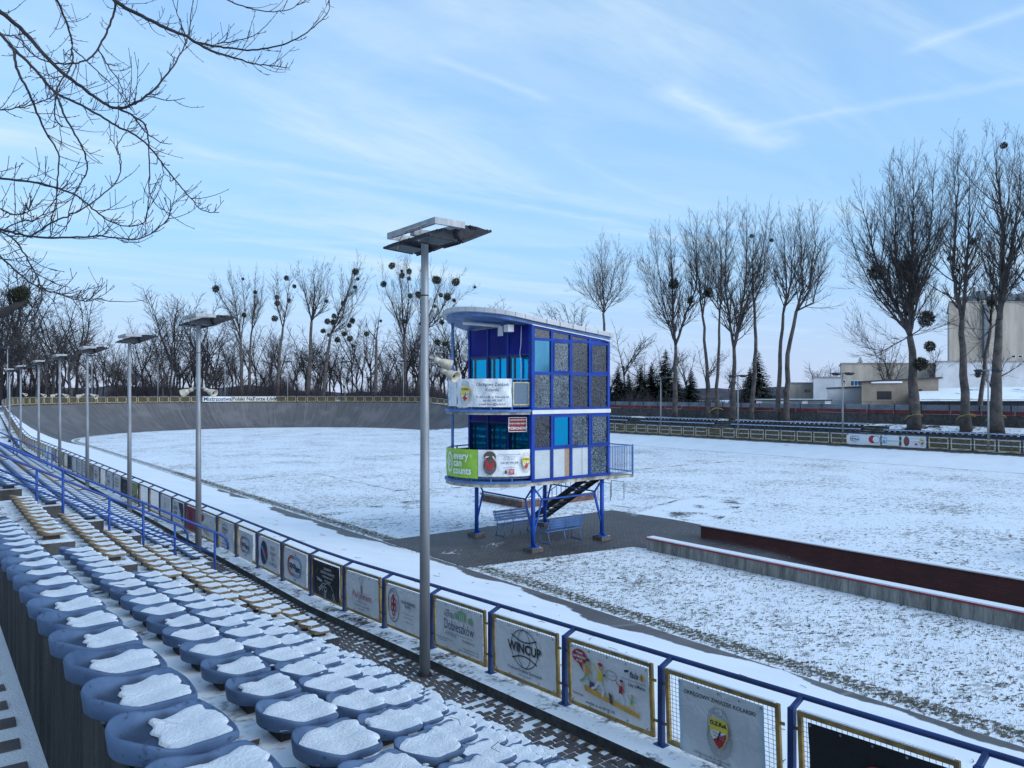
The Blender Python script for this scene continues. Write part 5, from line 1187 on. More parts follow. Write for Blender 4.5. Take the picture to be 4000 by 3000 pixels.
cw = thing('concrete_wall', 'grey concrete slab wall with a red board band behind the opposite stand', 'wall', (72, 40, 0))
slab = MB().box(-.06, .06, -1.22, 1.22, 0, 1.05).mesh('slab', WALLP); pst = MB().box(-.11, .11, -.10, .10, 0, 1.12).mesh('pillar', WALLP)
REDB = pm('red_board', (.17, .03, .03), .7, .35, 1.0, world=True); rbd = MB().box(-.03, .03, -1.2, 1.2, 0, .34).mesh('red_board', REDB); sl_ = MB().box(-.06, .06, -1.2, 1.2, 0, .03).mesh('snow_line', SNOW)
for i in range(42):
    y = -30+i*2.5; link('slab', slab, cw, (0, y+1.25, 2.55)); link('pillar', pst, cw, (-.02, y, 2.5))
    b_ = link('red_board', rbd, cw, (-.1, y+1.25+random.uniform(-.02, .02), 3.62+random.uniform(-.02, .02)))
    if random.random() < .4: link('snow_line', sl_, cw, (0, y+1.25, 3.602))
mf = thing('metal_fence', 'grey corrugated metal fence with angled wire arms behind the concrete wall', 'fence', (75, 40, 0))
cor = MB(); pts = [(.03*math.sin(i*math.pi/2), -1.24+i*.062) for i in range(41)]; cor.grid([[(x, y, z) for x, y in pts] for z in (0, 1.15)]); CORM = pm('corrugated_grey', (.22, .25, .29), .6, .3, .8, world=True); cme = cor.mesh('metal_sheet', CORM)
arm = MB().bar((0, 0, 0), (0, 0, 1.25), .05, .05, Vector((1, 0, 0))).bar((0, 0, 1.25), (-.2, .15, 1.6), .03).bar((0, 0, 1.25), (.2, -.15, 1.6), .03).mesh('post', DARKM)
for i in range(44): link('metal_sheet', cme, mf, (0, -35+i*2.5, 3.25)); link('post', arm, mf, (-.06, -36.25+i*2.5, 3.1))
MB().tube([(-.2, -70, 4.72), (-.2, 76, 4.72)], .012, 4).tube([(-.1, -70, 4.55), (-.1, 76, 4.55)], .012, 4).build('barbed_wire', DARKM, mf)

# ------------------------------------------------------------------ buildings beyond
def bld(name, label, u0, u1, Y, ztop_, depth, mat, roofm=None, z0=2.8, over=.15, slope=0.0):
    """box building whose long side faces the camera; returns (thing, function placing parts by u and height)"""
    A = at(u0, VH, Y); B = at(u1, VH, Y); w_ = (B-A).length; C = (A+B)/2; ex = max(0, (u0-2000)/F*depth*.97)
    o = thing(name, label, 'building', (C.x, C.y, z0), -YAW)
    MB().quadbox([(-w_/2, 0, -.3), (w_/2, 0, -.3), (w_/2+ex, depth, -.3), (-w_/2+ex, depth, -.3), (-w_/2, 0, ztop_-z0), (w_/2, 0, ztop_-z0+slope), (w_/2+ex, depth, ztop_-z0+slope), (-w_/2+ex, depth, ztop_-z0)]).build('wall', mat, o)
    h = ztop_-z0
    MB().quadbox([(-w_/2-over, -over, h), (w_/2+over, -over, h+slope), (w_/2+over+ex, depth+over, h+slope), (-w_/2-over+ex, depth+over, h), (-w_/2-over, -over, h+.18), (w_/2+over, -over, h+.18+slope), (w_/2+over+ex, depth+over, h+.18+slope), (-w_/2-over+ex, depth+over, h+.18)]).build('roof', roofm or TCEIL, o)
    X = lambda u: (u-2000)*Y/F-((u0+u1)/2-2000)*Y/F; Zc = lambda v: CAM_Z-(v-VH)*Y/F-z0
    def win(u_0, v_0, u_1, v_1, mt, nm='window', n=1, m_=None):
        f = MB(); x0, x1, z1_, z0_ = X(u_0), X(u_1), Zc(v_0), Zc(v_1); w2 = (x1-x0)/n
        fr = MB().box(x0-.06, x1+.06, -.05, .02, z0_-.06, z1_+.06).build(nm, m_ or TWHITE, o)
        for i in range(n): MB().box(x0+i*w2+.05, x0+(i+1)*w2-.05, -.065, -.052, z0_+.03, z1_-.03).build('pane', mt, fr)
    return o, win, X, Zc
WPL = pm('white_plaster', (.56, .56, .58), .8, .15, .4, bmp=.1); BEI = pm('beige_render', (.42, .36, .30), .85, .25, .5, bmp=.1, vscale=(1, 1, .2)); TAN = pm('tan_render', (.27, .22, .175), .9, .22, .5, bmp=.2); ROOFS = snowy('snow_roof', (.10, .10, .11), (.06, .06, .07), .72, .5, .15); SHUT = pm('garage_grey', (.13, .15, .17), .6, .2, 1.0)
o, win, X, Z = bld('garage_building', 'low white garage building with grey doors and a snowy roof', 2955, 3245, 96, 4.55, 9, WPL, ROOFS)
for a, b_ in ((2980, 3045), (3075, 3130), (3158, 3220)): win(a, 1567, b_, 1592, SHUT, 'garage_door', 1, SHUT)
for a in (3108, 3195): MB().box(X(a)-.3, X(a)+.3, 3, 3.6, Z(1533), Z(1521)).build('vent', DARKM, o)
o, win, X, Z = bld('flat_building', 'white flat roofed annex with an outdoor stair beside the tan house', 3235, 3420, 104, 6.15, 8, WPL, ROOFS, slope=.3)
o, win, X, Z = bld('flat_building', 'pale beige flat roofed block behind the garages', 3075, 3300, 125, 7.2, 8, BEI, TCEIL)
o, win, X, Z = bld('flat_building', 'bright white windowless block between beige buildings', 3178, 3285, 118, 8.0, 8, WPL, TCEIL)
o, win, X, Z = bld('office_building', 'long beige office with white windows and flat roof', 3285, 3680, 130, 10.7, 14, BEI, TCEIL)
win(3290, 1485, 3302, 1508, GDARK); win(3322, 1487, 3364, 1507, GTEAL, 'window', 3)
o, win, X, Z = bld('house', 'tan rendered house with a barred window and sloping dark roof', 3366, 3666, 98, 6.95, 10, TAN, pm('dark_roof', (.05, .04, .045), .8), over=.35, slope=.55)
win(3428, 1530, 3480, 1558, DARKM, 'window', 3, DARKM); win(3588, 1522, 3600, 1553, DARKM, 'vent_window', 1, DARKM)
MB().quadbox([(X(3400), -.3, Z(1497)), (X(3520), -.3, Z(1496)), (X(3520), 2, Z(1494)), (X(3400), 2, Z(1494)), (X(3400), -.3, Z(1490)), (X(3520), -.3, Z(1489)), (X(3520), 2, Z(1487)), (X(3400), 2, Z(1487))]).build('snow_patch', SNOW, o)
o, win, X, Z = bld('shed', 'open shed with a broad snow covered lean-to roof', 3600, 4300, 92, 4.6, 9, pm('shed_dark', (.04, .04, .045), .8), None, over=.1)
MB().quadbox([(X(3580), -.6, Z(1570)), (X(4300), -.6, Z(1568)), (X(4300), 8, Z(1512)), (X(3690), 8, Z(1520)), (X(3580), -.6, Z(1566)), (X(4300), -.6, Z(1564)), (X(4300), 8, Z(1508)), (X(3690), 8, Z(1516))]).build('roof_sheet', ROOFS, o)
for i in range(12): MB().box(X(3620+i*32)-.05, X(3620+i*32)+.05, -.5, -.4, Z(1597), Z(1570)).build('post', DARKM, o)
o, win, X, Z = bld('factory_hall', 'white factory hall with a stepped flat roof below the tall block', 3655, 4400, 120, 10.6, 16, WPL, TCEIL)
MB().box(X(3790), X(4400), -1.5, 0, Z(1525), Z(1517)).build('canopy', ROOFS, o); MB().box(X(3790), X(4400), -1.2, -.02, Z(1545), Z(1526)).build('canopy_band', SHUT, o)
o, win, X, Z = bld('tower_block', 'tall beige windowless factory block with pipes and railings on its roof', 3708, 4600, 160, 25.2, 25, BEI, TCEIL, over=.2)
for i in range(7): win(3952+i*26, 1388, 3966+i*26, 1397, GDARK)
for a, b_, c, d in ((3800, 3840, 1150, 1172), (3850, 3880, 1130, 1165), (3905, 3990, 1145, 1168), (3930, 3980, 1138, 1150), (4010, 4080, 1140, 1170)): MB().box(X(a), X(b_), 2, 5, Z(d), Z(c)).build('roof_unit', SHUT, o)
m_ = MB()
for i in range(24): u = 3735+i*16; m_.box(X(u)-.05, X(u)+.05, .5, .6, Z(1163), Z(1148))
for v in (1148, 1155): m_.box(X(3735), X(4120), .5, .58, Z(v)-.04, Z(v)+.04)
m_.tube([(X(3828), 2, Z(1160)), (X(3828), 2, Z(1116))], .3, 8).tube([(X(3935), 2, Z(1150)), (X(3935), 2, Z(1112))], .25, 8); m_.build('roof_pipes', SHUT, o)
MB().box(X(3846)-.5, X(3846)+.5, -.7, -.01, Z(1400), Z(1190)).build('duct', SHUT, o)

# ------------------------------------------------------------------ trees
def rv(k=1.0): return Vector((random.gauss(0, k), random.gauss(0, k), random.gauss(0, k)))
def resample(P, step):
    out = [P[0]]
    for a, b_ in zip(P[:-1], P[1:]):
        n = max(1, int((b_-a).length/step))
        for i in range(1, n+1): out.append(a.lerp(b_, i/n))
    return out
def sprout(sg, p, d, length, r, level, P):
    """one branch with its side twigs"""
    n = max(3, int(length/P['seg'])); step = length/n; pts = [p]; dirs = []
    for i in range(n):
        d = (d+Vector((0, 0, P['up']*.16))+rv(P['wob'])).normalized(); p = p+d*step; pts.append(p); dirs.append(d)
    sg.line(pts, r, max(r*.35, P['rmin']))
    if level <= 0: return
    k = max(2, int(length/P['gap'][level])) if length > .4 else 0
    for i in range(k):
        f = .18+.82*(i+random.random())/k; j = min(n-1, int(f*n)); a = dirs[j]
        side = a.cross(rv()).normalized(); ang = R(random.uniform(*P['ang'])); nd = (a*math.cos(ang)+side*math.sin(ang)).normalized()
        ln = length*random.uniform(*P['len'])*(1.12-.6*f)
        if ln > .25: sprout(sg, pts[j].lerp(pts[j+1], random.random()), nd, ln, max(r*(1-.6*f)*.55, P['rmin']), level-1, P)
def limb_tree(name, label, trunk, limbs, r0, P, group, mat, dens=1.0, mists=()):
    """trunk: world polyline from ground; limbs: list of world polylines; twigs grow along the limbs"""
    o = thing(name, label, 'tree', trunk[0], 0, group); B0 = Vector(trunk[0])
    T = resample([p-B0 for p in trunk], 1.2); n = len(T)
    for i in range(1, n): T[i] = T[i]+Vector((random.gauss(0, .05), random.gauss(0, .05), 0))
    rad = [r0*(1.35 if i == 0 else 1.0)*(1-.5*i/(n-1)) for i in range(n)]; T[0] = T[0]-Vector((0, 0, .6))
    m_ = MB().tube(T, rad, 9); sg = Segs()
    m_.build('trunk', TRUNK, o, True); lm = MB()
    for Lp, rl in limbs:
        Lp = list(Lp); Lp[-1] = Lp[-2].lerp(Lp[-1], .80 if len(Lp) > 2 else .72)
        Q = resample([p-B0 for p in Lp], .8); k = len(Q); Q = [Q[0]]+[q+rv(.035) for q in Q[1:]]
        rr_ = [max(rl*.75*(1-.94*i/(k-1)), .011) for i in range(k)]; lm.tube(Q, rr_, 6)
        # long ascending side stems that fill the crown
        for i in range(int(k*.8/3.0)):
            f = .16+.6*random.random(); j = min(k-2, int(f*(k-1))); a = (Q[j+1]-Q[j]).normalized(); side = a.cross(rv()).normalized(); an = R(random.uniform(28, 55)); d = (a*math.cos(an)+side*math.sin(an)).normalized(); p = Q[j]; pp_ = [p]; ls = k*.8*random.uniform(.3, .55); ns = 7
            for q_ in range(ns): d = (d+Vector((0, 0, .20))+rv(.06)).normalized(); p = p+d*ls/ns; pp_.append(p)
            r_s = max(rr_[j]*.45, .025); lm.tube(pp_, [max(r_s*(1-.85*e/ns), .011) for e in range(ns+1)], 5)
            for q_ in range(int(ls/P['gap'][2]*.8)):
                f2 = .1+.9*random.random(); j2 = min(ns-1, int(f2*ns)); a2 = (pp_[j2+1]-pp_[j2]).normalized(); sd = a2.cross(rv()).normalized(); an = R(random.uniform(*P['ang'])); sprout(sg, pp_[j2].lerp(pp_[j2+1], random.random()), (a2*math.cos(an)+sd*math.sin(an)).normalized(), P['sec']*.55*random.uniform(.5, 1.1)*(1.1-.5*f2), P['rmin']*1.2, 1, P)
        tot = k*.8; cnt_ = int(tot/P['gap'][2]*dens)
        for i in range(cnt_):
            f = P.get('f0', .12)+(1-P.get('f0', .12))*(i+random.random())/cnt_; j = min(k-2, int(f*(k-1))); a = (Q[j+1]-Q[j]).normalized()
            side = a.cross(rv()).normalized(); ang = R(random.uniform(*P['ang'])); d = (a*math.cos(ang)+side*math.sin(ang)).normalized()
            ln = P['sec']*random.uniform(.5, 1.1)*(1.1-.65*f); sprout(sg, Q[j], d, ln, max(rr_[j]*.42, P['rmin']*1.4), 1, P)
        sprout(sg, Q[-1], (Q[-1]-Q[-2]).normalized(), P['sec']*.4, rr_[-1], 1, P)
    lm.build('limbs', mat, o, True); cr = link('crown', sg.mesh('crown', mat), o)
    for c, r_ in mists: link('mistletoe', MISTM, o, c-B0, (random.random()*6, random.random()*6, random.random()*6), (r_, r_, r_*.9))
    return o
def mist_mesh():
    n = 900; d = RNG.normal(size=(n, 3)); d /= np.linalg.norm(d, axis=1)[:, None]; c = d*(RNG.random(n)**.38)[:, None]*.95
    e = RNG.normal(size=(n, 3)); e /= np.linalg.norm(e, axis=1)[:, None]; g = np.cross(d, e); g /= np.linalg.norm(g, axis=1)[:, None]+1e-9
    sz_ = .19; V = np.stack([c-g*sz_*.4, c+g*sz_*.4, c+(d+e*.6)*sz_*1.3], 1).reshape(-1, 3)
    return fast_mesh('mistletoe', V, np.arange(3*n).reshape(-1, 3), MIST)
MISTM = mist_mesh()
PP = dict(seg=.8, up=.75, wob=.05, gap={1: .24, 2: .27}, ang=(16, 50), len=(.2, .42), rmin=.0072, sec=5.0, f0=.10)
C8 = lambda x, y: (2200+x*.8137, 450+y*.8137)
def rtree(label, base, trunk, limbs, Xn, r0, mists=(), sec=4.6, dens=1.0, mat=None):
    """tree traced in the row at x = Xn; limbs lean a little out of that plane"""
    def W3(x, y, dx=0.0):
        u, v = C8(x, y); t = (u-2000)/F; Y = (Xn+dx)/(SN+CS*t); return Vector((Xn+dx, Y*(CS-SN*t), CAM_Z-(v-VH)*Y/F))
    b0 = W3(*base); b0.z = 2.62; tr = [b0]+[W3(*q) for q in trunk]; LM = []
    for Lq, rl in limbs:
        lean = random.uniform(-1.6, 1.6); LM.append(([tr[-1]]+[W3(x, y, lean*(i+1)/len(Lq)) for i, (x, y) in enumerate(Lq)], rl))
    ms = [(W3(x, y, random.uniform(-.4, .4)), r_*.8137*W3(x, y).length/F) for x, y, r_ in mists]
    PP2 = dict(PP); PP2['sec'] = sec
    return limb_tree('poplar_tree', label, tr, LM, r0, PP2, 'tall bare poplars behind the opposite stand', mat or BARK2, dens, ms)
rtree('bare poplar with a slim oval crown just behind the tower roof', (205, 1440), [(200, 1150), (195, 950)], [([(190, 800), (180, 545)], .16), ([(240, 780), (270, 590)], .12), ([(150, 800), (115, 640)], .12), ([(120, 850), (60, 720)], .10), ([(270, 850), (320, 660)], .10)], 74, .30)
rtree('forked bare poplar with a mistletoe ball in its left stem', (535, 1440), [(538, 1250), (540, 1100)], [([(525, 990), (525, 800), (510, 490)], .26), ([(580, 980), (640, 820), (640, 460)], .22), ([(480, 900), (430, 520)], .12), ([(440, 850), (360, 640)], .09)], 70, .34, [(530, 810, 24), (610, 890, 16)])
rtree('slim leaning bare poplar with a mistletoe ball, right of the forked one', (700, 1440), [(690, 1200), (670, 960)], [([(645, 760), (600, 460)], .18), ([(700, 760), (690, 480)], .14)], 70.5, .26, [(698, 852, 21)])
rtree('thin upright bare poplar close beside the leaning one', (735, 1445), [(745, 1150), (750, 980)], [([(760, 800), (745, 410)], .16), ([(730, 760), (700, 500)], .10)], 71, .24)
rtree('broad bare poplar forking low into three stems', (812, 1445), [(818, 1250), (820, 1120)], [([(775, 820), (790, 380)], .24), ([(860, 900), (880, 780), (880, 390)], .24), ([(880, 900), (940, 740), (1000, 400)], .20)], 70, .36, [(1000, 600, 9), (905, 580, 9)])
rtree('bare poplar with a lopped side branch between two broad ones', (905, 1450), [(925, 1130), (915, 900)], [([(905, 700), (930, 460)], .16), ([(960, 800), (980, 500)], .14)], 71, .27)
rtree('slender bare poplar standing close to a twin trunk', (1028, 1455), [(1040, 1150), (1055, 960)], [([(1075, 850), (1060, 600), (1040, 480)], .18), ([(1090, 800), (1130, 450)], .16)], 70, .28)
rtree('bare poplar leaning right from the twin trunks', (1068, 1455), [(1078, 1150), (1120, 940)], [([(1150, 830), (1140, 600), (1130, 440)], .2), ([(1180, 840), (1210, 620), (1200, 450)], .18), ([(1200, 900), (1290, 540)], .12)], 70, .32)
rtree('huge bare poplar with several mistletoe balls and a fan of stems', (1685, 1480), [(1680, 1280), (1665, 1060)], [([(1600, 920), (1550, 820), (1500, 690), (1400, 310)], .28), ([(1620, 850), (1600, 680), (1580, 170)], .22), ([(1665, 850), (1680, 500), (1680, 160)], .26), ([(1690, 780), (1760, 600), (1790, 150)], .22), ([(1720, 800), (1800, 560), (1830, 260)], .16), ([(1500, 860), (1420, 700), (1350, 480)], .12), ([(1750, 1000), (1830, 800)], .08), ([(1500, 1150), (1360, 1000)], .08)], 69.5, .52, [(1508, 755, 33), (1640, 735, 37), (1742, 978, 33), (1760, 1110, 22), (1715, 1195, 30)], 5.2, 1.15)
rtree('tall narrow bare poplar in front of the beige block', (1935, 1480), [(1925, 1250), (1915, 980)], [([(1870, 760), (1885, 500), (1900, 100)], .26), ([(1935, 800), (1950, 500), (1950, 190)], .22)], 69.5, .40, [(1965, 605, 12), (1855, 688, 10)], 4.6)
rtree('tall bare poplar at the right, with a knot hole and thick leaning stem', (2078, 1490), [(2085, 1250), (2095, 980)], [([(2110, 700), (2110, 480), (2050, 70)], .32), ([(2150, 650), (2190, 420), (2200, 150)], .24), ([(2050, 820), (2040, 600)], .10), ([(2000, 1080), (1900, 930)], .07)], 69, .50, [(2115, 145, 13), (1990, 1245, 12), (2050, 905, 14)], 5.0)
rtree('dark leaning bare tree squeezed between the two right poplars', (1995, 1392), [(2020, 1230), (2050, 1000)], [([(2065, 820), (2070, 500)], .16), ([(2010, 900), (1960, 700)], .08)], 76, .24, [], 3.6, 1.0, BARKD)
rtree('bare poplar rising at the very right of the row', (2330, 1500), [(2330, 1250), (2310, 980)], [([(2290, 700), (2250, 300), (2230, 80)], .28), ([(2340, 600), (2360, 200)], .24), ([(2250, 900), (2140, 760)], .08)], 68.5, .46, [], 4.8)
# trees with mistletoe beyond the curve
C6 = lambda x, y: (700+x*.5877, 950+y*.5877)
MB6 = [(243, 303, 22), (423, 238, 9), (430, 478, 15), (635, 500, 20), (650, 360, 15), (652, 400, 18), (713, 232, 16), (765, 287, 13), (730, 380, 13), (1172, 190, 21), (1187, 238, 11), (1168, 293, 13), (1088, 400, 15), (980, 385, 11), (1413, 150, 21), (1358, 272, 19), (1482, 215, 18), (1528, 187, 18), (1527, 235, 13), (1590, 343, 22), (1535, 350, 16), (1710, 245, 28), (1838, 258, 26), (1783, 357, 24), (1740, 345, 14), (1827, 380, 13), (1030, 485, 16), (985, 520, 18), (1025, 525, 18), (957, 583, 16), (1052, 642, 17), (1096, 603, 16), (1150, 515, 19), (1130, 547, 15), (1135, 635, 20), (1157, 683, 12), (1245, 603, 15), (993, 610, 12), (1340, 517, 9), (505, 325, 12), (1500, 520, 12), (1610, 535, 14), (1745, 525, 16), (1765, 670, 17), (1720, 660, 18), (1965, 292, 9), (1700, 420, 10), (1480, 185, 10)]
PM6 = dict(PP); PM6.update(sec=4.4, rmin=.011, gap={1: .32, 2: .34}, wob=.05)
def mtree(label, base, trunk, limbs, Y, r0, claim, sec=4.2, dens=1.0, mat=None):
    W3 = lambda x, y, dy=0.0: at(*C6(x, y), Y+dy)
    b0 = W3(*base); b0.z = 3.9; tr = [b0]+[W3(*q) for q in trunk]; LM = [([tr[-1]]+[W3(x, y, random.uniform(-1.5, 1.5)) for x, y in Lq], rl) for Lq, rl in limbs]
    ms = [(W3(x, y, random.uniform(-.5, .5)), r_*1.1*.5877*Y/F) for x, y, r_ in MB6 if claim[0] <= x < claim[1]]; P2 = dict(PM6); P2['sec'] = sec
    return limb_tree('mistletoe_tree', label, tr, LM, r0, P2, 'bare trees with mistletoe beyond the curve', mat or BARK, dens, ms)
mtree('bare tree with a single big mistletoe ball out on its left limb', (415, 1010), [(412, 800), (410, 640)], [([(330, 440), (250, 320), (228, 200)], .18), ([(370, 400), (330, 140)], .22), ([(440, 420), (400, 150)], .16)], 140, .42, (0, 432))
mtree('bare tree right beside it with two upright stems', (462, 1005), [(470, 760), (480, 600)], [([(500, 400), (510, 130)], .2), ([(540, 420), (560, 200)], .14)], 142, .34, (432, 560))
mtree('narrow bare tree carrying a column of mistletoe', (650, 1010), [(665, 760), (690, 560)], [([(650, 400), (650, 140)], .16), ([(720, 380), (740, 150)], .2)], 139, .36, (560, 800))
mtree('wide bare tree with a clean crown in the middle of the curve', (852, 1020), [(870, 760), (880, 520)], [([(840, 360), (780, 120)], .2), ([(900, 360), (890, 80)], .24), ([(930, 380), (960, 90)], .2), ([(960, 420), (1010, 180)], .14)], 141, .48, (800, 960))
mtree('bare tree leaning right with many mistletoe balls', (950, 1022), [(985, 740), (1010, 600)], [([(1090, 400), (1170, 200), (1230, 110)], .26), ([(1080, 500), (1130, 300), (1160, 150)], .18), ([(1110, 520), (1210, 330), (1280, 180)], .12), ([(1090, 560), (1150, 500)], .08)], 140, .44, (960, 1200))
mtree('broken dead trunk with stubby forked tops', (1300, 1030), [(1308, 820), (1310, 640)], [([(1260, 580), (1235, 490)], .2), ([(1325, 520), (1343, 395)], .18)], 139, .40, (1200, 1350), 2.0, .3)
mtree('bare tree thick with mistletoe balls left of the lamp mast', (1490, 1040), [(1500, 760), (1495, 640)], [([(1420, 420), (1360, 270), (1340, 110)], .2), ([(1480, 360), (1440, 70)], .22), ([(1530, 360), (1500, 70)], .22)], 142, .46, (1350, 1560))
mtree('bare tree spreading right over the tower, crowded with mistletoe', (1590, 1045), [(1605, 760), (1615, 600)], [([(1600, 350), (1610, 80)], .2), ([(1700, 380), (1780, 110)], .2), ([(1740, 450), (1840, 260), (1900, 180)], .2), ([(1760, 480), (1900, 340), (1990, 290)], .12)], 140, .44, (1560, 2100))
# woodland behind: a few kinds, copied
def forest_proto(seed, H, spread, mat):
    random.seed(seed); tr = MB(); sg = Segs(); lm = MB(); hf = H*random.uniform(.34, .52)
    T = [Vector((random.gauss(0, .06)*i, random.gauss(0, .06)*i, hf*i/4-(.5 if i == 0 else 0))) for i in range(5)]; tr.tube(T, [.26, .2, .18, .17, .16], 7)
    P = dict(PP); P.update(rmin=.014, wob=.10, up=.4, gap={1: .55, 2: .62}, ang=(30, 65), seg=.9)
    for i in range(random.randint(4, 6)):
        a = random.uniform(0, 6.28); el = random.uniform(1.0, 1.4); d = Vector((math.cos(a)*math.cos(el), math.sin(a)*math.cos(el), math.sin(el))); p = T[-1]-Vector((0, 0, random.uniform(0, hf*.3))); pts = [p]; ln = (H-p.z)*random.uniform(.75, 1.05); n = 9
        for q in range(n): d = (d+rv(.10)+Vector((math.cos(a)*.05*spread, math.sin(a)*.05*spread, .10))).normalized(); p = p+d*ln/n; pts.append(p)
        rr_ = [max(.13*(1-.85*j/n), .025) for j in range(n+1)]; lm.tube(pts, rr_, 5)
        for j in range(int(ln/.52)):
            f = .15+.85*j/(ln/.52); q = min(n-1, int(f*n)); a_ = (pts[q+1]-pts[q]).normalized(); sd = a_.cross(rv()).normalized(); an = R(random.uniform(30, 65)); sprout(sg, pts[q].lerp(pts[q+1], random.random()), (a_*math.cos(an)+sd*math.sin(an)).normalized(), 4.2*random.uniform(.5, 1.1)*(1.1-.6*f), .04, 1, P)
    return tr.mesh('trunk', mat, True), lm.mesh('limbs', mat, True), sg.mesh('crown', mat)
PROT = [forest_proto(11+i, h, s_, [BARKD, BARK, BARKD][i % 3]) for i, (h, s_) in enumerate(((15, 1.6), (18, 1.0), (13, 2.4), (21, .6), (11, 2.0), (16, 1.3), (23, .8), (12, 1.2), (17, 2.0)))]
random.seed(99)
def forest(label, group, spots):
    for x, y, z, k, sc_ in spots:
        o = thing('bare_tree', label, 'tree', (x, y, z-.15), random.uniform(0, 6.28), group); o.scale = (sc_, sc_, sc_*random.uniform(.9, 1.1))
        for nm, me in zip(('trunk', 'limbs', 'crown'), PROT[k]): link(nm, me, o)
sp_ = []
for i in range(84):
    u = -260+i*13.4+random.uniform(-8, 8); Y = random.uniform(124, 175) if u > 250 else random.uniform(112, 150)
    k = 1.25 if u < 320 else (1.0 if u < 560 else 1.12); p = at(u, VH, Y); sp_.append((p.x, p.y, 3.3, random.randrange(9), k*random.uniform(.55, 1.12)))
forest('bare tree in the dense wood left of the curve', 'wood behind the curve, left part', sp_); sp_ = []
for i in range(112):
    u = 800+i*13.6+random.uniform(-15, 15); Y = random.uniform(146, 195); p = at(u, VH, Y); sp_.append((p.x, p.y, 3.3, random.randrange(9), random.uniform(.55, 1.12)))
forest('bare tree in the wood behind the mistletoe trees', 'wood behind the curve, right part', sp_); sp_ = []
for u, Y, sc_ in ((2130, 120, 1.0), (2190, 135, 1.1), (2440, 150, 1.15), (2520, 160, 1.0), (2600, 150, .9), (2680, 165, 1.0), (2760, 160, .9), (2850, 170, .9), (3190, 165, 1.0), (3240, 180, .9), (3330, 210, .8), (2060, 140, .95), (2380, 140, 1.0), (2470, 125, .7), (2560, 128, .7), (3460, 112, .6), (3480, 110, .7), (3870, 105, .7), (3640, 112, .6), (2900, 130, .7)):
    p = at(u, VH, Y); sp_.append((p.x, p.y, 3.0, random.randrange(9), sc_*.85))
forest('smaller bare tree among the firs and buildings behind the stand', 'background trees behind the opposite stand', sp_)
# undergrowth
def undergrowth(name, label, pts_, n, hmax, seed, mat):
    random.seed(seed); sg = Segs()
    for i in range(n):
        u, Y = pts_(); p = at(u, VH, Y); p.z = 3.25; d = Vector((random.gauss(0, .35), random.gauss(0, .35), 1)).normalized(); h = hmax*random.uniform(.3, 1)*(.75+.35*math.sin(u*.013)+.25*math.sin(u*.041+1))
        q = p+d*h*.5; e = q+(d+rv(.25)).normalized()*h*.5; sg.line([p, q, e], .03, .012)
        for j in range(3): b_ = p.lerp(q, random.uniform(.4, 1)); sg.add(b_, b_+(d+rv(.6)).normalized()*h*.35, .018, .010)
    tag(link(name, sg.mesh(name, mat)), label, 'undergrowth', kind='stuff')
undergrowth('undergrowth', 'dark leafless thicket under the trees beyond the curve', lambda: (random.uniform(-300, 2450), random.uniform(134, 172)), 15000, 6.6, 5, BARKU)
undergrowth('undergrowth', 'dark thicket below the firs behind the metal fence', lambda: (random.uniform(2300, 3000), random.uniform(100, 150)), 2200, 3.4, 6, BARKU)
# far wooded ridge along the horizon
random.seed(3); rows = [[], []]; ridge = MB()
for ring_, (D_, h_) in enumerate(((260, 4.6), (480, 9))):
    top = []; bot = []
    for i in range(181):
        a = R(-70+i*1.4)-YAW+0; x, y = D_*math.sin(a+2*YAW), D_*math.cos(a+2*YAW); hh = 3.0+h_*(.45+.3*math.sin(i*.21+ring_)+.12*math.sin(i*.9)+random.uniform(-.12, .12)); bot.append((x, y, 2.0)); top.append((x*1.04, y*1.04, hh))
    ridge.grid([bot, top])
struct(ridge.build('hills', pm('far_wood', (.055, .05, .062), .95, .4, .12, world=True, bmp=0)))
# firs
def fir_mesh(seed, H=11.0):
    random.seed(seed); V = []; Fc = []
    for i in range(56):
        f = i/55; z = .5+f*(H-.6); rad = (1-f)**.8*3.2+.12
        for j in range(int(7+10*(1-f))):
            a = random.uniform(0, 6.28); r_ = rad*random.uniform(.65, 1.1); d = Vector((math.cos(a), math.sin(a), 0)); s_ = Vector((-d.y, d.x, 0)); p = Vector((0, 0, z+random.uniform(-.1, .1)))
            tip = p+d*r_+Vector((0, 0, -r_*random.uniform(.12, .34)))
            for q in range(4):
                c0 = p.lerp(tip, .15+q*.22); w_ = r_*.20*(1.1-q*.2); b_ = len(V); e = c0+(tip-p)*.30+Vector((0, 0, random.uniform(-.12, .03)))
                V += [tuple(c0+s_*w_), tuple(c0-s_*w_), tuple(e+rv(.05))]; Fc.append((b_, b_+1, b_+2)); V += [tuple(c0), tuple(c0+d*.08), tuple(c0-Vector((0, 0, w_*1.2))+d*.15)]; Fc.append((b_+3, b_+4, b_+5))
    return fast_mesh('foliage', np.array(V), np.array(Fc), FIR), MB().tube([(0, 0, -.3), (0, 0, H*.9)], [.16, .03], 6).mesh('trunk', BARKD)
FIRS = [fir_mesh(1), fir_mesh(2)]
random.seed(12)
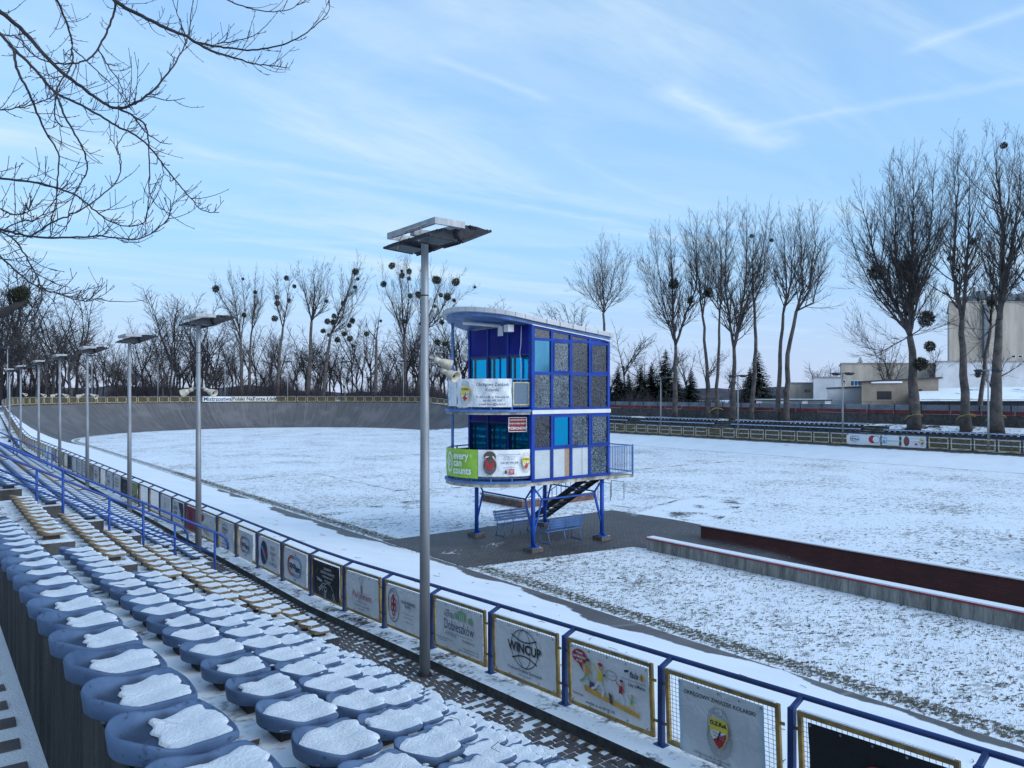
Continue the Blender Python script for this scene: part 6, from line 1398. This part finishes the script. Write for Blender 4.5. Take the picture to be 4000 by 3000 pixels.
for u, Y, H, lab in ((2415, 112, 6.6, 'dark fir just right of the tower'), (2455, 116, 6.2, 'dark fir beside the first one by the tower'), (2505, 108, 6.8, 'dark fir between the tower and the forked poplar'), (2545, 110, 7.0, 'bushy dark fir in front of the tall fir'), (2600, 108, 9.4, 'tall dark fir left of the forked poplar'), (2640, 116, 6.5, 'dark fir behind the forked poplar trunk'), (2700, 112, 6.0, 'dark fir behind the leaning poplar'), (2960, 106, 8.2, 'big dark fir beside the garage building'), (2930, 116, 7.0, 'dark fir behind the big fir by the garages'), (3360, 180, 11.0, 'small dark fir peeping over the beige office roof')):
    p = at(u, VH, Y); o = thing('fir_tree', lab, 'tree', (p.x, p.y, 2.9), random.uniform(0, 6), 'dark firs behind the opposite stand'); f = H/11*random.uniform(.95, 1.1); me = random.choice(FIRS)
    for nm, q in zip(('foliage', 'trunk'), me): link(nm, q, o, None, None, (f*1.35, f*1.35, f))
# yellow tape round the poplars
TAPE = pm('yellow_tape', (.55, .42, .06), .6, .2, 4.0, bmp=0)
for x, y, lab in ((1685, 1440, 'huge poplar'), (1935, 1440, 'narrow right poplar'), (2078, 1445, 'knotted right poplar'), (735, 1410, 'leaning poplar')):
    u, v = C8(x, y); t = (u-2000)/F; Y = 69.3/(SN+CS*t); p = Vector((69.3, Y*(CS-SN*t), CAM_Z-(v-VH)*Y/F)); m_ = MB()
    m_.tube([(.62*math.cos(a)+.2, .62*math.sin(a), .12*math.sin(2*a)) for a in [2*math.pi*i/16 for i in range(17)]], .02, 5); m_.tube([(-.42, .2, 0), (-.5, .45, -.2), (-.5, .6, -.4)], .02, 5)
    tag(m_.build('ribbon', TAPE, None, False, p), 'loose yellow ribbon tied round the trunk of the '+lab, 'ribbon')

# ------------------------------------------------------------------ overhanging tree, its trunk left of the path
C5 = lambda x, y: (x*.7536, y*.7536)
def overhang():
    random.seed(21)
    base = Vector((-2.6, 12.2, 3.3)); o = thing('bare_tree', 'bare tree with twiggy limbs hanging over the near stand', 'tree', base)
    top = base+Vector((.3, -.2, 9.6))
    MB().tube([base-Vector((0, 0, .4))-base, Vector((0, 0, 2)), Vector((.1, -.1, 5)), top-base], [.30, .24, .19, .12], 12).build('trunk', BARKD, o, True)
    LIMBS = [
     ('A', 8.0, 26, 5, [(-60, 20), (0, 60), (130, 170), (290, 345), (420, 450), (520, 525), (600, 560), (690, 540), (780, 480), (870, 380), (930, 290), (970, 200)], 0),
     ('a2', 8.0, 11, 3, [(600, 560), (690, 600), (750, 650), (770, 740), (775, 900), (775, 1000), (820, 1070), (890, 1107)], 0), ('a3', 8.1, 8, 3, [(690, 600), (760, 690), (840, 740), (892, 745)], 0), ('a4', 8.0, 8, 3, [(700, 540), (760, 500), (870, 520), (960, 510)], 0),
     ('B', 8.6, 24, 4, [(560, -30), (650, 40), (760, 95), (870, 150), (950, 180), (1040, 235), (1130, 275), (1220, 300), (1310, 330), (1400, 340), (1500, 355)], 1),
     ('b2', 8.6, 12, 3, [(1000, 215), (1100, 235), (1200, 250), (1310, 258), (1440, 240), (1560, 190), (1640, 130), (1700, 60), (1708, -10)], 0), ('b3', 8.7, 8, 3, [(980, 195), (985, 120), (1000, -10)], 0), ('b5', 8.5, 7, 3, [(960, 180), (930, 100), (890, -10)], 0),
     ('b4', 8.5, 12, 5, [(590, 0), (595, 50), (560, 150), (510, 250), (450, 310), (370, 330), (280, 325), (180, 290), (100, 200), (40, 180)], 0), ('b6', 8.8, 8, 3, [(1130, -30), (1200, 10), (1300, 45), (1400, 60), (1510, 45), (1570, -10)], 0), ('b7', 8.6, 6, 3, [(1120, 225), (1240, 210), (1330, 175), (1390, 120)], 0),
     ('C', 7.6, 18, 4, [(-40, 140), (0, 175), (80, 260), (180, 360), (290, 480), (400, 530), (500, 590), (600, 650), (700, 700), (780, 770), (850, 860), (930, 960), (990, 1030), (1050, 1090), (1135, 1102)], 2),
     ('c2', 7.6, 14, 4, [(75, 250), (85, 350), (140, 460), (190, 580), (240, 690), (300, 790), (300, 900), (290, 1040), (265, 1150), (262, 1220)], 0), ('c3', 7.5, 11, 4, [(290, 480), (330, 590), (380, 680), (430, 770), (455, 860), (430, 930), (390, 1000), (360, 1100), (340, 1200)], 0),
     ('D', 8.2, 13, 5, [(280, -40), (330, 80), (365, 180), (375, 260), (365, 350), (300, 450), (285, 600), (320, 660)], 1), ('d2', 8.2, 7, 3, [(375, 250), (440, 310), (540, 400), (620, 480), (680, 570)], 0), ('d3', 8.3, 7, 3, [(510, 250), (560, 340), (610, 410), (650, 500), (700, 580)], 0),
     ('E', 7.2, 14, 4, [(-40, 1180), (80, 1210), (200, 1230), (400, 1230), (540, 1225), (700, 1240), (800, 1200), (870, 1130), (885, 1040)], 3),
     ('e2', 7.2, 9, 3, [(170, 1220), (250, 1165), (350, 1120), (450, 1070), (560, 985), (620, 910), (625, 820), (600, 770), (650, 690), (690, 610)], 0),
     ('Fb', 7.4, 13, 4, [(-40, 920), (120, 935), (270, 965), (390, 1010), (480, 1080), (560, 1140), (650, 1170), (750, 1150), (770, 1020)], 3),
     ('G', 7.0, 11, 4, [(-30, 1180), (80, 1250), (140, 1340), (200, 1450), (215, 1560), (160, 1660)], 3), ('H', 7.1, 11, 4, [(-40, 1290), (80, 1400), (200, 1490), (330, 1530), (430, 1560), (530, 1545)], 3),
     ('J', 7.8, 8, 3, [(-40, 575), (120, 555), (230, 520), (300, 480)], 2), ('K', 7.3, 9, 3, [(-30, 1060), (60, 1110), (140, 1100), (155, 1065)], 3), ('M', 7.2, 7, 3, [(20, 1190), (100, 1150), (200, 1130), (300, 1010), (300, 960)], 0),
     ('I', 9.5, 60, 22, [(-120, 1690), (-20, 1640), (60, 1600), (120, 1560), (150, 1510)], 3)]
    sg = Segs(); lm = MB()
    for nm, Y, w0, w1, P, root in LIMBS:
        pts = [at(*C5(x, y), Y+.25*math.sin(i*.8+Y*3)) for i, (x, y) in enumerate(P)]
        # smooth the traced line
        Q = []
        for i in range(len(pts)-1):
            p0, p1, p2, p3 = pts[max(i-1, 0)], pts[i], pts[i+1], pts[min(i+2, len(pts)-1)]
            for k in range(5):
                t = k/5; Q.append(.5*((2*p1)+(p2-p0)*t+(2*p0-5*p1+4*p2-p3)*t*t+(3*p1-p0-3*p2+p3)*t**3))
        Q.append(pts[-1]); k0 = .7536*Y/F/2
        if nm in 'ABCDEGHIJK' or nm == 'Fb':
            h = {'A': 8.6, 'B': 9.2, 'C': 7.4, 'D': 9.0, 'E': 4.0, 'Fb': 4.8, 'G': 3.9, 'H': 3.6, 'I': 2.6, 'J': 6.0, 'K': 4.4}[nm]; s0 = base+Vector((.1, -.1, h)); Q = [s0.lerp(Q[0], f)+Vector((0, 0, .5*math.sin(f*math.pi))) for f in (0, .2, .4, .6, .8)]+Q
        n = len(Q); r_ = [k0*(w0+(w1-w0)*i/(n-1)) for i in range(n)]; Q = [q+rv(.0035) for q in Q]
        lm.tube([q-base for q in Q], r_, 7)
        if nm == 'I': continue
        # side twigs with buds, mostly curving up
        ln = sum((Q[i+1]-Q[i]).length for i in range(n-1)); cnt_ = int(ln/.14)
        for i in range(cnt_):
            f = (i+random.random())/cnt_
            if len(Q) > 60 and f < .1: continue
            j = min(n-2, int(f*(n-1))); a = (Q[j+1]-Q[j]).normalized(); p = Q[j].lerp(Q[j+1], random.random())
            u_, v_, Y_ = pix(p)
            if u_ < -250 or v_ < -250: continue
            L_ = random.choice((.06, .08, .10, .14, .22, .32, .42))*random.uniform(.7, 1.3)
            sd = a.cross(rv()).normalized(); d = (a*.75+sd*.65+Vector((0, 0, random.uniform(-.25, .45)))).normalized(); q = [p]; m_ = 5
            for e in range(m_): d = (d+Vector((0, 0, .13))+rv(.09)).normalized(); q.append(q[-1]+d*L_/m_)
            sg.line([x-base for x in q], .0042, .0022); tip = q[-1]; sg.add(tip-base, tip+d*.025-base, .0045, .0012)
            for e in range(1, m_):
                if random.random() < (.55 if L_ > .12 else .15):
                    s2 = d.cross(rv()).normalized(); d2 = (d*.6+s2*.6+Vector((0, 0, .3))).normalized(); l2 = random.uniform(.02, .035) if random.random() < .6 else L_*random.uniform(.25, .5); e1 = q[e]+d2*l2*.5; e2 = e1+(d2+Vector((0, 0, .25))).normalized()*l2*.5
                    sg.line([q[e]-base, e1-base, e2-base], .0032, .0022)
                    if l2 > .05: sg.add(e2-base, e2+d2*.022-base, .0042, .0012)
    lm.build('limbs', BARKD, o, True); link('twigs', sg.mesh('twigs', TWIG, 4), o)
    c = at(*C5(95, 1545), 9.4)-base; link('mistletoe', MISTM, o, c, (1, 2, 3), (.13, .13, .11)); link('mistletoe', MISTM, o, at(*C5(112, 1520), 9.3)-base, (2, 0, 1), (.09, .09, .08))
overhang()

# ------------------------------------------------------------------ grass tufts, fallen twigs and leaves
random.seed(31); V = []; Fc = []
def blade(x, y, z, h, w_, mat=0):
    a = random.uniform(0, 6.28); dx, dy = math.cos(a), math.sin(a); b_ = len(V); ln = random.uniform(.2, .9)*h; b2 = random.uniform(0, 6.28)
    V.extend([(x-dx*w_, y-dy*w_, z), (x+dx*w_, y+dy*w_, z), (x+math.cos(b2)*ln, y+math.sin(b2)*ln, z+h)]); Fc.append((b_, b_+1, b_+2))
for i in range(5200):
    r_ = random.random()
    if r_ < .35: x, y = 13.75+random.gauss(0, .18), random.uniform(2, 55)
    elif r_ < .72: x, y = random.uniform(13.6, 19.8), random.uniform(1, 19)
    else: x, y = random.uniform(13.8, 40), random.uniform(24.8, 45)
    if y < 18.6 or x < 13.5 or y > 24.7 or x > 26:
        if 20 < x < 23.6 and y < 17.6: continue
        for k in range(random.randint(3, 7)): blade(x+random.gauss(0, .05), y+random.gauss(0, .05), .01, random.uniform(.03, .09), .006)
GT = pm('winter_grass', (.085, .075, .035), .9, .5, 2.0, c2=(.045, .055, .022), world=True, bmp=0)
tag(link('grass_tufts', fast_mesh('grass_tufts', np.array(V), np.array(Fc), GT)), 'short winter grass tufts poking through the infield snow', 'grass', kind='stuff')
sg = Segs()
def track_z(x): f = (13.4-x)/(13.4-7.13); return .01+.9*max(0, f)**1.15
for i in range(90):
    x, y = random.uniform(7.4, 12.8), random.uniform(2, 34); a = random.uniform(0, 6.28); l_ = random.uniform(.05, .32); z = track_z(x)*(zb(y-Y0)-.1)/.9+.012; p = Vector((x, y, z)); q = p+Vector((math.cos(a), math.sin(a), 0))*l_*.5; q.z = track_z(q.x)*(zb(q.y-Y0)-.1)/.9+.014; e = q+Vector((math.cos(a+.4), math.sin(a+.4), 0))*l_*.5; e.z = track_z(e.x)*(zb(e.y-Y0)-.1)/.9+.012; sg.line([p, q, e], .006, .004)
for Y, p, c, k, s in indiv[:150]:
    if random.random() < .10:
        a = random.uniform(0, 6.28); l_ = random.uniform(.05, .2); b0 = Vector((p[0]+random.uniform(-.05, .12), p[1]+random.uniform(-.12, .12), p[2]+.088)); sg.line([b0, b0+Vector((math.cos(a), math.sin(a), .1))*l_*.6, b0+Vector((math.cos(a+.5), math.sin(a+.5), .12))*l_], .0028, .0018)
for i in range(60):
    k = random.randrange(5); y = random.uniform(2, 16); x = nr(k+1)-random.uniform(.02, .3); z = tread(k+1, y)+.008; a = random.uniform(0, 6.28); p = Vector((x, y, z)); sg.line([p, p+Vector((math.cos(a)*.05, math.sin(a)*.05, .004)), p+Vector((math.cos(a+.3)*.12, math.sin(a+.3)*.12, 0))], .004, .003)
tag(link('fallen_twigs', sg.mesh('fallen_twigs', TWIG)), 'scattered fallen twigs on the snow of track and seats', 'twigs', kind='stuff')
V = []; Fc = []
for i in range(1500):
    if i < 700: x, y = random.uniform(6.25, 6.43), random.uniform(3, 45); z = walk(y)+.02
    elif i < 1000: k = random.randrange(6); y = random.uniform(2, 17); x = nr(k+1)-random.uniform(.0, .33); z = tread(k+1, y)+.01
    else: x, y = random.uniform(13.6, 19.6), random.uniform(2, 18); z = .02
    a = random.uniform(0, 6.28); s_ = random.uniform(.018, .05); dx, dy = math.cos(a)*s_, math.sin(a)*s_; b_ = len(V); V += [(x-dx, y-dy, z), (x+dy*.6, y-dx*.6, z+random.uniform(0, .02)), (x+dx, y+dy, z+random.uniform(0, .015)), (x-dy*.6, y+dx*.6, z+random.uniform(0, .02))]; Fc.append((b_, b_+1, b_+2, b_+3))
tag(link('fallen_leaves', fast_mesh('fallen_leaves', np.array(V), np.array(Fc), pm('dead_leaf', (.10, .055, .03), .9, .4, 9.0, world=True, bmp=0))), 'brown fallen leaves along the kerb and on the tiers', 'leaves', kind='stuff')
